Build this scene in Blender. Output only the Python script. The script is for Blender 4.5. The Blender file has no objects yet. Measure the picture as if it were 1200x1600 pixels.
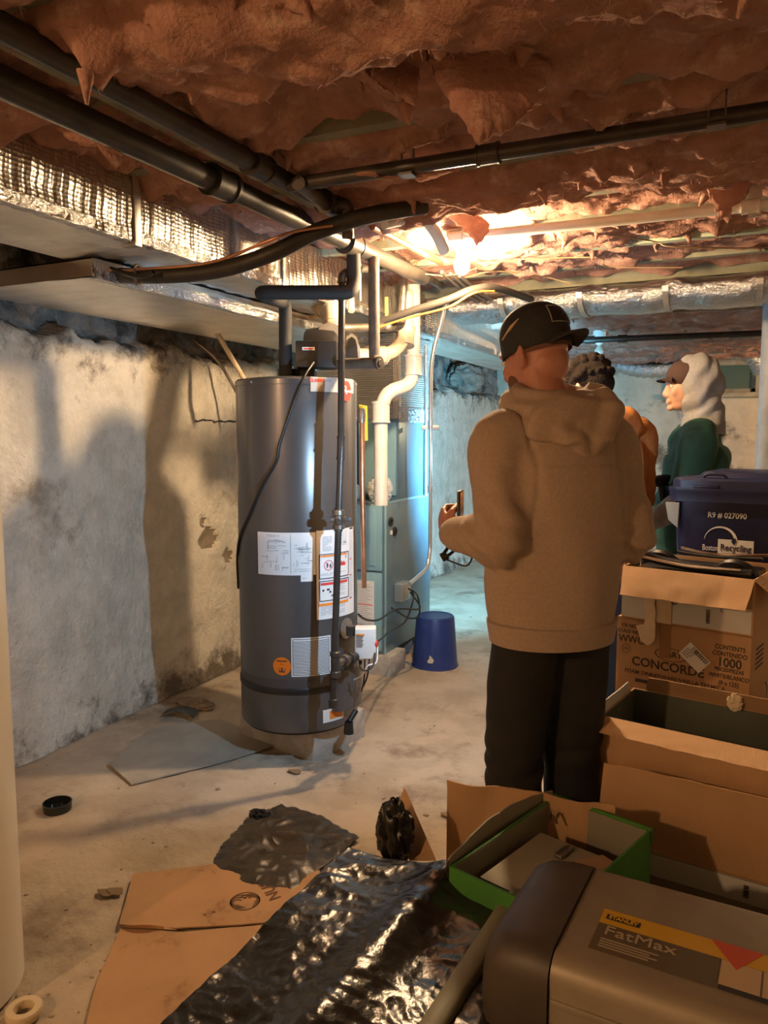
import bpy, bmesh, math, random
from mathutils import Vector, Matrix, noise
import numpy as np
random.seed(7)
SC = bpy.context.scene
COL = SC.collection
PI = math.pi

# ------------------------------------------------------------------ camera
# world axes: +Y runs down the length of the cellar, +X to the right, Z up. Camera stands over the origin.
CAMH = 1.4
YAW = math.radians(25.4)          # camera looks this much to the left of +Y
PITCH = math.radians(-5.71)
cam_d = bpy.data.cameras.new('camera')
cam_d.sensor_fit = 'VERTICAL'; cam_d.sensor_height = 32.0; cam_d.lens = 32.0 * 1200 / 1600
cam_d.clip_start = 0.05
cam = bpy.data.objects.new('camera', cam_d); COL.objects.link(cam)
cam.location = (0, 0, CAMH)
cam.rotation_euler = (PI / 2 + PITCH, 0, YAW)
SC.camera = cam

# ------------------------------------------------------------------ world, exposure
w = bpy.data.worlds.new('dim'); SC.world = w; w.use_nodes = True
w.node_tree.nodes['Background'].inputs[0].default_value = (1.0, 0.80, 0.62, 1)
w.node_tree.nodes['Background'].inputs[1].default_value = 0.03
SC.view_settings.view_transform = 'Standard'
SC.view_settings.look = 'None'
SC.view_settings.gamma = 1
SC.view_settings.use_curve_mapping = False
SC.view_settings.exposure = 0.12
WARM = (1.0, 0.66, 0.36)
COOL = (0.22, 0.67, 1.0)
CS, SN = math.cos(YAW), math.sin(YAW)
def c2r(X, Y, z=None):
    """camera ground frame (X right, Y away) -> room"""
    p = (X * CS - Y * SN, X * SN + Y * CS)
    return Vector((p[0], p[1], z)) if z is not None else p
def lamp(name, kind, loc, power, color, size=0.03, **k):
    d = bpy.data.lights.new(name, kind); d.energy = power; d.color = color
    if kind in ('POINT', 'SPOT'): d.shadow_soft_size = size
    if kind == 'AREA': d.shape = 'DISK'; d.size = size
    for a, b in k.items(): setattr(d, a, b)
    o = bpy.data.objects.new(name, d); COL.objects.link(o); o.location = loc
    return o
def aim(o, target):
    o.rotation_euler = (Vector(target) - o.location).to_track_quat('-Z', 'Y').to_euler()
BULB = Vector((-1.085, 3.02, 2.105))
# assumed unseen bulbs of the cellar: a second behind and left of the photographer, a third at the far right end
lamp('assumed_bulb_light', 'POINT', (-1.84, -1.38, 2.0), 105, (1.0, 0.56, 0.27), 0.045)
lamp('assumed_bulb_light', 'POINT', (1.15, 7.9, 2.0), 62, WARM, 0.05)
# assumed torch, itself unseen, of the phone in the near man's hand
TORCH = c2r(0.222, 2.30, 1.205)
tl = lamp('assumed_torch_light', 'SPOT', TORCH, 42, (0.46, 0.73, 1.0), 0.008, spot_size=math.radians(150), spot_blend=0.6)
aim(tl, (-2.5, 4.3, 0.95))
# assumed work lamp for the cool light, added unseen behind the men
WORK = c2r(0.99, 4.62, 1.22)
wl = lamp('assumed_work_lamp_light', 'SPOT', WORK, 540, COOL, 0.05, spot_size=math.radians(134), spot_blend=0.8)
aim(wl, (-2.9, 6.1, 1.35))

# ------------------------------------------------------------------ pixel helpers (1200 x 1600 frame)
def ray(px, py):
    a = (px - 600) / 1200; b = (800 - py) / 1200
    cp, sp = math.cos(PITCH), math.sin(PITCH)
    y = cp - sp * b; z = sp + cp * b
    return Vector((a * CS - y * SN, a * SN + y * CS, z)), y
def D(px, py, dep):
    """point at ground depth dep along the view direction"""
    r, y = ray(px, py); p = r * (dep / y); p.z += CAMH; return p
def Z(px, py, z):
    r, y = ray(px, py); p = r * ((z - CAMH) / r.z); p.z = z; return p
def AX(px, py, x):
    r, y = ray(px, py); p = r * (x / r.x); p.z += CAMH; return p
def AY(px, py, yy):
    r, y = ray(px, py); p = r * (yy / r.y); p.z += CAMH; return p

# ------------------------------------------------------------------ materials
def hexc(c): return tuple(c) + (1,) if len(c) == 3 else tuple(c)
_m = {}
def M(name, c1, c2=None, scale=6, rough=.7, metal=0, bump=0, bscale=40, bdist=.004, thr=(.35, .65), spec=.5,
      c3=None, s3=1.5, t3=(.5, .62), kind='noise', transl=0, emit=0, zdirt=None, detail=5, coat=0, aniso=None, rvar=0):
    if name in _m: return _m[name]
    m = bpy.data.materials.new(name); m.use_nodes = True; _m[name] = m
    nt = m.node_tree; N = nt.nodes; L = nt.links; b = N['Principled BSDF']
    b.inputs['Roughness'].default_value = rough; b.inputs['Metallic'].default_value = metal
    b.inputs['Specular IOR Level'].default_value = spec
    if coat: b.inputs['Coat Weight'].default_value = coat; b.inputs['Coat Roughness'].default_value = .08
    b.inputs['Base Color'].default_value = hexc(c1)
    tc = N.new('ShaderNodeTexCoord')
    def nz(sc, det=detail, ro=.6):
        n = N.new('ShaderNodeTexNoise'); n.inputs['Scale'].default_value = sc
        n.inputs['Detail'].default_value = det; n.inputs['Roughness'].default_value = ro
        L.new(tc.outputs['Object'], n.inputs['Vector']); return n
    col = None
    def mixc(fac, a, bcol, lo, hi):
        mr = N.new('ShaderNodeMapRange'); mr.interpolation_type = 'SMOOTHSTEP'
        mr.inputs[1].default_value = lo; mr.inputs[2].default_value = hi
        L.new(fac, mr.inputs[0])
        mx = N.new('ShaderNodeMix'); mx.data_type = 'RGBA'
        L.new(mr.outputs[0], mx.inputs[0])
        if isinstance(a, tuple): mx.inputs[6].default_value = hexc(a)
        else: L.new(a, mx.inputs[6])
        mx.inputs[7].default_value = hexc(bcol)
        return mx.outputs[2]
    if c2 is not None: col = mixc(nz(scale).outputs[0], tuple(c1), tuple(c2), *thr)
    if c3 is not None: col = mixc(nz(s3, 8, .68).outputs[0], col if col is not None else tuple(c1), tuple(c3), *t3)
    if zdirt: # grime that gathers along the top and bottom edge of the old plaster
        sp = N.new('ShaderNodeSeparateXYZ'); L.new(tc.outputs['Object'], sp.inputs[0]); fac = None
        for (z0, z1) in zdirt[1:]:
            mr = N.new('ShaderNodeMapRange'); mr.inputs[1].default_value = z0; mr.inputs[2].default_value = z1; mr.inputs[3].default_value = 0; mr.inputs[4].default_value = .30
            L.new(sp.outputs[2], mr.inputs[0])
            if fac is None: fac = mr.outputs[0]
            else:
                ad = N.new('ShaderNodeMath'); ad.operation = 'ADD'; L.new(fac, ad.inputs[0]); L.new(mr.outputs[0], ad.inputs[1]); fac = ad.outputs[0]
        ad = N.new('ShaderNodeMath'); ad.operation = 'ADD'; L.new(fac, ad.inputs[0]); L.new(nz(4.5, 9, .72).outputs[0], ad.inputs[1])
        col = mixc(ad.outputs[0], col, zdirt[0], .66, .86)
    if col is not None: L.new(col, b.inputs['Base Color'])
    if rvar:
        mr = N.new('ShaderNodeMapRange'); mr.inputs[3].default_value = max(.02, rough - rvar); mr.inputs[4].default_value = min(1, rough + rvar)
        mr.inputs[1].default_value = .35; mr.inputs[2].default_value = .65
        L.new(nz(scale * 2.3).outputs[0], mr.inputs[0]); L.new(mr.outputs[0], b.inputs['Roughness'])
    if bump:
        bp = N.new('ShaderNodeBump'); bp.inputs['Strength'].default_value = bump; bp.inputs['Distance'].default_value = bdist
        if kind == 'noise': L.new(nz(bscale).outputs[0], bp.inputs['Height'])
        elif kind == 'bubble':
            v = N.new('ShaderNodeTexVoronoi'); v.inputs['Scale'].default_value = bscale; v.inputs['Randomness'].default_value = .2
            L.new(tc.outputs['Object'], v.inputs['Vector'])
            n2 = nz(5, 3); ad = N.new('ShaderNodeMath'); ad.operation = 'MULTIPLY_ADD'; ad.inputs[1].default_value = 3.0
            L.new(n2.outputs[0], ad.inputs[0]); L.new(v.outputs[0], ad.inputs[2]); L.new(ad.outputs[0], bp.inputs['Height'])
        elif kind in ('wavex', 'wavey', 'wavez'):
            v = N.new('ShaderNodeTexWave'); v.bands_direction = kind[-1].upper(); v.inputs['Scale'].default_value = bscale
            v.inputs['Distortion'].default_value = .4
            L.new(tc.outputs['Object'], v.inputs['Vector']); L.new(v.outputs[1], bp.inputs['Height'])
        L.new(bp.outputs[0], b.inputs['Normal'])
    if emit:
        b.inputs['Emission Color'].default_value = hexc(c1); b.inputs['Emission Strength'].default_value = emit
    if transl:
        t = N.new('ShaderNodeBsdfTranslucent'); t.inputs[0].default_value = hexc(c1)
        if col is not None: L.new(col, t.inputs[0])
        mx = N.new('ShaderNodeMixShader'); mx.inputs[0].default_value = transl
        out = N['Material Output']
        L.new(b.outputs[0], mx.inputs[1]); L.new(t.outputs[0], mx.inputs[2]); L.new(mx.outputs[0], out.inputs[0])
    return m

# ------------------------------------------------------------------ mesh builder
def frame(t, up=Vector((0, 0, 1))):
    t = t.normalized()
    if abs(t.dot(up)) > .98: up = Vector((0, 1, 0))
    s = t.cross(up).normalized(); u = s.cross(t).normalized()
    return s, u
class MB:
    def __init__(s, mat=None): s.v = []; s.f = []; s.M = mat
    def add(s, vs, fs):
        o = len(s.v)
        if s.M is not None: vs = [s.M @ Vector(v) for v in vs]
        s.v += [Vector(v) for v in vs]; s.f += [tuple(i + o for i in f) for f in fs]
        return s
    def box(s, x0, x1, y0, y1, z0, z1, bev=0, m=None):
        if bev:
            bm = bmesh.new(); bmesh.ops.create_cube(bm, size=1)
            for v in bm.verts: v.co = Vector(((x0 + x1) / 2 + v.co.x * (x1 - x0), (y0 + y1) / 2 + v.co.y * (y1 - y0), (z0 + z1) / 2 + v.co.z * (z1 - z0)))
            bmesh.ops.bevel(bm, geom=list(bm.edges), offset=bev, segments=2, affect='EDGES', profile=.6)
            bm.verts.ensure_lookup_table()
            vs = [v.co.copy() for v in bm.verts]; fs = [tuple(v.index for v in f.verts) for f in bm.faces]; bm.free()
        else:
            vs = [Vector(p) for p in ((x0, y0, z0), (x1, y0, z0), (x1, y1, z0), (x0, y1, z0), (x0, y0, z1), (x1, y0, z1), (x1, y1, z1), (x0, y1, z1))]
            fs = [(3, 2, 1, 0), (4, 5, 6, 7), (0, 1, 5, 4), (1, 2, 6, 5), (2, 3, 7, 6), (3, 0, 4, 7)]
        if m is not None: vs = [m @ v for v in vs]
        return s.add(vs, fs)
    def tube(s, pts, r, n=16, caps=True, ry=None, smooth=0, up=None):
        pts = [Vector(p) for p in pts]
        if smooth: pts, r = smooth_path(pts, r, smooth)
        k = len(pts); rs = r if isinstance(r, (list, tuple)) else [r] * k
        ts = []
        for i in range(k):
            a = pts[max(0, i - 1)]; b = pts[min(k - 1, i + 1)]; ts.append((b - a).normalized() if (b - a).length > 1e-9 else Vector((0, 0, 1)))
        sd, u = frame(ts[0], up or Vector((0, 0, 1)))
        vs = []; fs = []
        for i in range(k):
            if i:
                q = ts[i - 1].rotation_difference(ts[i]); sd = q @ sd; u = q @ u
            rr = rs[i]; r2 = rr * (ry if ry else 1)
            if isinstance(rr, (tuple, list)): rr, r2 = rr
            for j in range(n):
                a = 2 * PI * j / n; vs.append(pts[i] + sd * math.cos(a) * rr + u * math.sin(a) * r2)
        for i in range(k - 1):
            for j in range(n):
                a = i * n + j; b = i * n + (j + 1) % n; fs.append((a, b, b + n, a + n))
        if caps: fs += [tuple(range(n - 1, -1, -1)), tuple(range((k - 1) * n, k * n))]
        return s.add(vs, fs)
    def cyl(s, a, b, r, n=24, r2=None): return s.tube([a, b], [r, r2 if r2 is not None else r], n)
    def lathe(s, c, prof, n=48, axis=Vector((0, 0, 1)), cap=True, a0=0, a1=2 * PI):
        c = Vector(c); axis = axis.normalized(); sd, u = frame(axis, Vector((0, 1, 0)) if abs(axis.z) > .9 else Vector((0, 0, 1)))
        full = abs(a1 - a0 - 2 * PI) < 1e-6; m = n if full else n + 1
        vs = []; fs = []
        for (r, h) in prof:
            for j in range(m):
                a = a0 + (a1 - a0) * j / n; vs.append(c + axis * h + (sd * math.cos(a) + u * math.sin(a)) * r)
        for i in range(len(prof) - 1):
            for j in range(n if not full else n):
                j2 = (j + 1) % m if full else j + 1
                a = i * m + j; b = i * m + j2; fs.append((a, b, b + m, a + m))
        if cap and full:
            if prof[0][0] > 1e-6: fs.append(tuple(range(m - 1, -1, -1)))
            if prof[-1][0] > 1e-6: fs.append(tuple(range((len(prof) - 1) * m, len(prof) * m)))
        return s.add(vs, fs)
    def ell(s, c, r, R=None, n=20, m=12):
        c = Vector(c); R = R or Matrix.Identity(3); vs = []; fs = []
        for i in range(m + 1):
            t = PI * i / m
            for j in range(n):
                a = 2 * PI * j / n
                vs.append(c + R @ Vector((r[0] * math.sin(t) * math.cos(a), r[1] * math.sin(t) * math.sin(a), r[2] * math.cos(t))))
        for i in range(m):
            for j in range(n):
                a = i * n + j; b = i * n + (j + 1) % n; fs.append((a, a + n, b + n, b))
        return s.add(vs, fs)
    def grid(s, fn, nu, nv, closeu=False):
        vs = [fn(i / (nu if closeu else nu - 1), j / (nv - 1)) for j in range(nv) for i in range(nu)]; fs = []
        for j in range(nv - 1):
            for i in range(nu if closeu else nu - 1):
                a = j * nu + i; b = j * nu + (i + 1) % nu; fs.append((a, b, b + nu, a + nu))
        return s.add(vs, fs)
    def slab(s, pts, nrm, th):
        """polygon with thickness th along nrm"""
        pts = [Vector(p) for p in pts]; nrm = Vector(nrm).normalized() * th; n = len(pts)
        vs = pts + [p + nrm for p in pts]
        fs = [tuple(range(n - 1, -1, -1)), tuple(range(n, 2 * n))] + [(i, (i + 1) % n, (i + 1) % n + n, i + n) for i in range(n)]
        return s.add(vs, fs)
def smooth_path(pts, r, sub):
    out = []; ro = []; k = len(pts); isr = isinstance(r, (list, tuple))
    for i in range(k - 1):
        p0 = pts[max(0, i - 1)]; p1 = pts[i]; p2 = pts[i + 1]; p3 = pts[min(k - 1, i + 2)]
        for j in range(sub):
            t = j / sub
            out.append(.5 * ((2 * p1) + (p2 - p0) * t + (2 * p0 - 5 * p1 + 4 * p2 - p3) * t * t + (3 * p1 - p0 - 3 * p2 + p3) * t ** 3))
            if isr:
                if isinstance(r[i], (tuple, list)): ro.append((r[i][0] * (1 - t) + r[i + 1][0] * t, r[i][1] * (1 - t) + r[i + 1][1] * t))
                else: ro.append(r[i] * (1 - t) + r[i + 1] * t)
            else: ro.append(r)
    out.append(pts[-1]); ro.append(r[-1] if isr else r)
    return out, ro
def bendpipe(pts, rad, seg=6):
    """polyline with rounded corners"""
    pts = [Vector(p) for p in pts]; out = [pts[0]]
    for i in range(1, len(pts) - 1):
        a, b, c = pts[i - 1], pts[i], pts[i + 1]; d1 = (a - b); d2 = (c - b)
        rr = min(rad, d1.length * .49, d2.length * .49); p = b + d1.normalized() * rr; q = b + d2.normalized() * rr
        for k in range(seg + 1):
            t = k / seg; out.append(p * (1 - t) ** 2 + b * 2 * t * (1 - t) + q * t * t)
    out.append(pts[-1]); return out

WM = {}
def wm(o): return WM.get(o.name, Matrix.Identity(4)) if o is not None else Matrix.Identity(4)
def obj(name, mb, mat, parent=None, label=None, ang=35, local=False):
    """links the builder's shapes as one mesh object; world coordinates unless local"""
    me = bpy.data.meshes.new(name); vs = mb.v
    if parent is not None and not local:
        inv = wm(parent).inverted(); vs = [inv @ v for v in vs]
    me.from_pydata([tuple(v) for v in vs], [], mb.f); me.update()
    bm = bmesh.new(); bm.from_mesh(me); bmesh.ops.recalc_face_normals(bm, faces=bm.faces) if len(bm.faces) < 60000 else None; bm.to_mesh(me); bm.free()
    if ang:
        me.shade_smooth(); me.set_sharp_from_angle(angle=math.radians(ang))
    o = bpy.data.objects.new(name, me); COL.objects.link(o); me.materials.append(mat)
    if parent is not None: o.parent = parent; WM[o.name] = wm(parent).copy()
    else: WM[o.name] = Matrix.Identity(4)
    if label: o['label'] = label
    return o
def tag(o, label, cat, group=None, kind=None):
    if label: o['label'] = label
    if cat: o['category'] = cat
    if group: o['group'] = group
    if kind: o['kind'] = kind
    return o
def thing(name, label, cat, loc=(0, 0, 0), rz=0, group=None):
    o = bpy.data.objects.new(name, None); COL.objects.link(o); o.empty_display_size = .05
    o.location = loc; o.rotation_euler = (0, 0, rz)
    WM[o.name] = Matrix.Translation(Vector(loc)) @ Matrix.Rotation(rz, 4, 'Z')
    tag(o, label, cat, group); return o
def struct(name, mb, mat, parent=None, ang=35):
    o = obj(name, mb, mat, parent, ang=ang)
    if parent is None: o['kind'] = 'structure'
    return o
def solo(name, mb, mat, label, cat, group=None, ang=35, kind=None):
    """a one-mesh thing, its origin put at its base"""
    xs = [v.x for v in mb.v]; ys = [v.y for v in mb.v]; zs = [v.z for v in mb.v]
    c = Vector(((min(xs) + max(xs)) / 2, (min(ys) + max(ys)) / 2, min(zs)))
    mb.v = [v - c for v in mb.v]
    o = obj(name, mb, mat, ang=ang); o.location = c; WM[o.name] = Matrix.Translation(c)
    return tag(o, label, cat, group, kind)
def copy_tree(o, parent=None):
    c = o.copy(); COL.objects.link(c); c.parent = parent
    for ch in list(o.children): copy_tree(ch, c)
    return c
def fb(p, sc=1.0, oc=4):
    return noise.fractal(Vector(p) * sc, 1.0, 2.0, oc, noise_basis='PERLIN_ORIGINAL')
def txt(s, size, th=.0006, bold=0.0, align='CENTER', sx=1.0, spacing=1.0):
    cu = bpy.data.curves.new('t', 'FONT'); cu.body = s; cu.size = size; cu.align_x = align; cu.align_y = 'CENTER'
    cu.extrude = th / 2; cu.offset = bold; cu.resolution_u = 3; cu.space_character = spacing; cu.space_line = .85
    t = bpy.data.objects.new('t', cu); COL.objects.link(t)
    dg = bpy.context.evaluated_depsgraph_get(); me = bpy.data.meshes.new_from_object(t.evaluated_get(dg))
    vs = [Vector((v.co.x * sx, v.co.y, v.co.z)) for v in me.vertices]; fs = [tuple(p.vertices) for p in me.polygons]
    bpy.data.objects.remove(t); bpy.data.curves.remove(cu); bpy.data.meshes.remove(me)
    return vs, fs
def put_text(mb, s, size, O, X, Y, bold=0, align='CENTER', sx=1.0, th=.0008, off=.0006):
    X = Vector(X).normalized(); Y = Vector(Y).normalized(); N = X.cross(Y)
    vs, fs = txt(s, size, th, bold, align, sx)
    mb.add([Vector(O) + X * v.x + Y * v.y + N * (v.z + off) for v in vs], fs); return mb
class Plane:
    """helper for flat prints on a surface: origin, x axis, y axis"""
    def __init__(s, O, X, Y): s.O = Vector(O); s.X = Vector(X).normalized(); s.Y = Vector(Y).normalized(); s.N = s.X.cross(s.Y)
    def p(s, x, y, n=0): return s.O + s.X * x + s.Y * y + s.N * n
    def rect(s, mb, x0, x1, y0, y1, n0=.0003, th=.0006):
        return mb.slab([s.p(x0, y0, n0), s.p(x1, y0, n0), s.p(x1, y1, n0), s.p(x0, y1, n0)], s.N, th)
    def poly(s, mb, pts, n0=.0003, th=.0006): return mb.slab([s.p(x, y, n0) for x, y in pts], s.N, th)
    def text(s, mb, t, size, x, y, **k): return put_text(mb, t, size, s.p(x, y), s.X, s.Y, **k)
    def ring(s, mb, cx, cy, ro, ri, a0=0, a1=2 * PI, n=28, n0=.0003, th=.0006, sy=1, taper=None):
        for i in range(n):
            a = a0 + (a1 - a0) * i / n; b = a0 + (a1 - a0) * (i + 1) / n
            ia = ri if taper is None else ro - (ro - ri) * taper(i / n); ib = ri if taper is None else ro - (ro - ri) * taper((i + 1) / n)
            s.poly(mb, [(cx + ia * math.cos(a), cy + sy * ia * math.sin(a)), (cx + ro * math.cos(a), cy + sy * ro * math.sin(a)),
                        (cx + ro * math.cos(b), cy + sy * ro * math.sin(b)), (cx + ib * math.cos(b), cy + sy * ib * math.sin(b))], n0, th)
        return mb
# ------------------------------------------------------------------ common materials
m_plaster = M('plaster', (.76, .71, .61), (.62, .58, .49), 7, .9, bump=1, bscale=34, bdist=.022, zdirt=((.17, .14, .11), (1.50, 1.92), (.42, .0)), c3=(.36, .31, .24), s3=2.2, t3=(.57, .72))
m_stone = M('old_stone', (.20, .19, .17), (.36, .34, .31), 7, .95, bump=1, bscale=18, bdist=.03, c3=(.09, .085, .08), s3=4, t3=(.5, .6))
m_dirt = M('bare_render', (.20, .16, .12), (.30, .25, .19), 12, .95, bump=1, bscale=50, bdist=.01)
m_concrete = M('concrete_floor', (.50, .42, .32), (.38, .31, .225), 3.2, .85, bump=.9, bscale=38, bdist=.008, c3=(.24, .18, .125), s3=2.4, t3=(.50, .68), rvar=.1)
m_block = M('concrete_block', (.52, .48, .42), (.40, .37, .32), 18, .9, bump=.7, bscale=90, bdist=.004)
m_joist = M('joist_wood', (.17, .17, .12), (.25, .24, .17), 5, .85, bump=.4, bscale=30)
m_joistp = M('painted_joist_wood', (.42, .50, .36), (.52, .56, .42), 6, .75, bump=.4, bscale=30, c3=(.20, .15, .09), s3=5, t3=(.60, .64))
m_sub = M('subfloor', (.09, .07, .05), (.15, .11, .08), 6, .9, bump=.4, bscale=20)
m_ins = M('pink_insulation', (.54, .31, .245), (.41, .225, .175), 9, 1, bump=.7, bscale=90, bdist=.012, spec=.02, transl=.2, c3=(.64, .44, .36), s3=14, t3=(.5, .7))
m_foil = M('bubble_foil', (.62, .59, .54), None, 6, .34, 1, bump=.55, bscale=80, bdist=.005, kind='bubble', rvar=.0)
m_foilr = M('ribbed_foil', (.78, .76, .72), (.66, .63, .58), 5, .30, 1, bump=.5, bscale=36, bdist=.006, kind='wavey')
m_foils = M('crumpled_foil', (.60, .60, .60), None, 6, .2, 1, bump=1, bscale=38, bdist=.02)
m_strap = M('galvanised_strap', (.58, .56, .52), (.44, .42, .38), 14, .4, .8)
m_iron = M('black_iron', (.055, .05, .045), (.09, .075, .06), 25, .42, .5, bump=.2, bscale=120)
m_bpipe = M('dark_painted_pipe', (.030, .028, .026), (.055, .045, .035), 12, .38, .2, bump=.15, bscale=60)
m_foam = M('black_foam', (.018, .018, .018), None, rough=.75, bump=.2, bscale=200)
m_steel = M('grey_steel_pipe', (.30, .27, .23), (.18, .15, .12), 14, .38, .8)
m_copper = M('copper', (.62, .33, .18), (.45, .22, .12), 10, .35, .9)
m_pvc = M('white_pvc', (.80, .78, .73), (.74, .70, .62), 8, .35)
m_pvct = M('tan_pvc', (.66, .55, .38), (.58, .47, .32), 8, .4)
m_black = M('black_plastic', (.014, .014, .015), None, rough=.42)
m_cable = M('cable_black', (.012, .012, .012), None, rough=.45)
m_white = M('white_plastic', (.74, .72, .68), None, rough=.45)
m_paper = M('label_paper', (.80, .80, .80), None, rough=.6)
m_ink = M('ink_dark', (.04, .04, .045), None, rough=.7)
m_inkg = M('ink_grey', (.30, .30, .32), None, rough=.7)
m_red = M('ink_red', (.70, .05, .04), None, rough=.6)
m_orange = M('ink_orange', (.85, .28, .04), None, rough=.6)
m_yellow = M('yellow_tag', (.85, .68, .04), None, rough=.5)

# ------------------------------------------------------------------ room shell
WL = -2.80; WR = 1.7; WB = -1.9; WF = 9.40; CZ = 2.42
def fine(lo, hi, a, b, step_f, step_c):
    out = [lo]
    while out[-1] < hi - 1e-6: out.append(min(hi, out[-1] + (step_f if a < out[-1] < b else step_c)))
    return out
def gridmesh(us, vs, fn):
    mb = MB(); n = len(us)
    mb.v = [Vector(fn(u, v)) for v in vs for u in us]
    mb.f = [(j * n + i, j * n + i + 1, (j + 1) * n + i + 1, (j + 1) * n + i) for j in range(len(vs) - 1) for i in range(n - 1)]
    return mb
chips = [(AX(325, 842, WL), .07), (AX(352, 868, WL), .045), (AX(318, 815, WL), .03)]
def wall_top(y): return 1.86 + .05 * fb((y, 3.1, 0), 1.3) + .05 * fb((y, 8.1, 0), 7)
def lw(y, z):
    d = .035 * fb((y, z, 1.0), .9, 3) + .007 * fb((y, z, 5), 9, 3) + .003 * fb((y, z, 8), 22, 2)
    zt = wall_top(y)
    q = min(1, max(0, (z - zt + .03) / .05)); d += (-.10 + .06 * fb((y, z, 9), 5, 4)) * q * q * (3 - 2 * q)
    if z < .28: d += .05 * (.28 - z) / .28
    for c, r in chips:
        q = math.hypot(y - c.y, z - c.z) + .22 * r * fb((y, z, 2), 16, 2)
        if q < r: d -= .022
    return (WL + d, y, z)
ys = fine(WB, WF, 2.0, 4.6, .016, .035); zs = fine(0, 1.72, 0, 2.1, .018, .03) + fine(1.73, CZ, 1.7, 2.02, .008, .03)
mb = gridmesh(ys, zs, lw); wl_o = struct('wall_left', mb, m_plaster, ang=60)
wl_o.data.materials.append(m_stone); wl_o.data.materials.append(m_dirt)
for p in wl_o.data.polygons:
    c = p.center
    if c.z > wall_top(c.y) - .01: p.material_index = 1
    else:
        for q, r in chips:
            if math.hypot(c.y - q.y, c.z - q.z) + .22 * r * fb((c.y, c.z, 2), 16, 2) < r * .95: p.material_index = 2
# floor
def fl(x, y): return (x, y, .010 * fb((x, y, 0), .8, 3) + .0035 * fb((x, y, 4), 12, 3))
xs = fine(WL - .1, WR, -2.9, 0, .03, .1); yy = fine(WB, WF, 1.0, 4.6, .03, .08)
struct('floor', gridmesh(xs, yy, fl), m_concrete, ang=60)
# far wall with a window opening, right and near walls
wa = AY(1052, 568, WF); wb_ = AY(1180, 613, WF)
WX0, WX1, WZ0, WZ1 = wa.x, wb_.x, wb_.z, wa.z
def fw(x, z):
    d = .03 * fb((x, z, 21), 1.1, 3) + .012 * fb((x, z, 5), 8, 3)
    if WX0 - .12 < x < WX1 + .12 and WZ0 - .12 < z < WZ1 + .12: d = .0
    return (x, WF - d, z)
xs = sorted(set([round(v, 3) for v in fine(WL - .2, WR, -9, 9, .03, .1)] + [WX0, WX1])); zs2 = sorted(set([round(v, 3) for v in fine(0, CZ, 0, 3, .03, .1)] + [WZ0, WZ1]))
mb = gridmesh(xs, zs2, fw)
mb.f = [f for f in mb.f if not (WX0 - .001 < sum(mb.v[i].x for i in f) / 4 < WX1 + .001 and WZ0 - .001 < sum(mb.v[i].z for i in f) / 4 < WZ1 + .001)]
struct('wall_back', mb, M('stained_plaster', (.68, .60, .48), (.55, .48, .38), 3, .9, bump=.9, bscale=20, bdist=.012, c3=(.20, .16, .12), s3=2.6, t3=(.52, .66)), ang=60)
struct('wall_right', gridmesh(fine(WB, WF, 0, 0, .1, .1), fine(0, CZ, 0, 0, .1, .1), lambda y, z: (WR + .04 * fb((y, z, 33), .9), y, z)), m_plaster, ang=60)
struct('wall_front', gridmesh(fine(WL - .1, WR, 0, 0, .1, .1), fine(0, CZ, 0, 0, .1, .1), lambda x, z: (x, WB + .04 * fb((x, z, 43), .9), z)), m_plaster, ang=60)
# window: frame, sill, pane and the well outside
m_wframe = M('window_wood', (.46, .42, .33), (.34, .29, .21), 9, .8, bump=.3)
wn = bpy.data.objects.new('window_1', None); COL.objects.link(wn); wn.location = ((WX0 + WX1) / 2, WF, WZ0); wn['kind'] = 'structure'
WM['window_1'] = Matrix.Translation(wn.location)
t = .05
mb = MB(); mb.box(WX0 - .06, WX1 + .06, WF - .05, WF + .10, WZ1, WZ1 + .06, .004); mb.box(WX0 - .06, WX0, WF - .05, WF + .10, WZ0, WZ1, .004); mb.box(WX1, WX1 + .06, WF - .05, WF + .10, WZ0, WZ1, .004)
obj('window_frame', mb, m_wframe, wn)
mb = MB(); mb.box(WX0 - .09, WX1 + .09, WF - .10, WF + .10, WZ0 - .05, WZ0, .006); obj('window_sill', mb, m_wframe, wn)
mb = MB(); mb.box(WX0, WX1, WF + .02, WF + .05, WZ0, WZ0 + .045); mb.box(WX0, WX1, WF + .02, WF + .05, WZ1 - .04, WZ1); mb.box(WX0, WX0 + .04, WF + .02, WF + .05, WZ0, WZ1); mb.box(WX1 - .04, WX1, WF + .02, WF + .05, WZ0, WZ1)
obj('sash', mb, m_wframe, wn)
mb = MB(); mb.box(WX0 + .04, WX1 - .04, WF + .033, WF + .037, WZ0 + .045, WZ1 - .04)
obj('pane', mb, M('dusty_glass', (.10, .16, .13), None, rough=.25), wn)
mb = MB(); mb.box(WX0 - .2, WX1 + .2, WF + .5, WF + .55, 0, CZ); struct('trim_1', mb, m_stone)

# ceiling boards and joists
mb = MB(); mb.box(WL - .2, WR + .1, WB - .1, WF + .1, CZ, CZ + .03)
ceil = struct('ceiling', mb, m_sub)
JY = [1.47 + .4 * k for k in range(-7, 20)]
for y in JY:
    g = abs(y - 3.07) < .05 or abs(y - 3.47) < .05
    mb = MB(); jz = 2.20 + random.uniform(-.008, .008)
    mb.box(WL - .1, WR, y - .022, y + .022, jz, CZ)
    obj('joist', mb, m_joistp if g else m_joist, ceil)
# lapped subfloor boards between joists
for i in range(14):
    x = WL + .16 + i * .32
    mb = MB(); mb.box(x - .155, x + .155, WB, WF, CZ - .018, CZ - .001); obj('floorboard', mb, m_sub, ceil)

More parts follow.
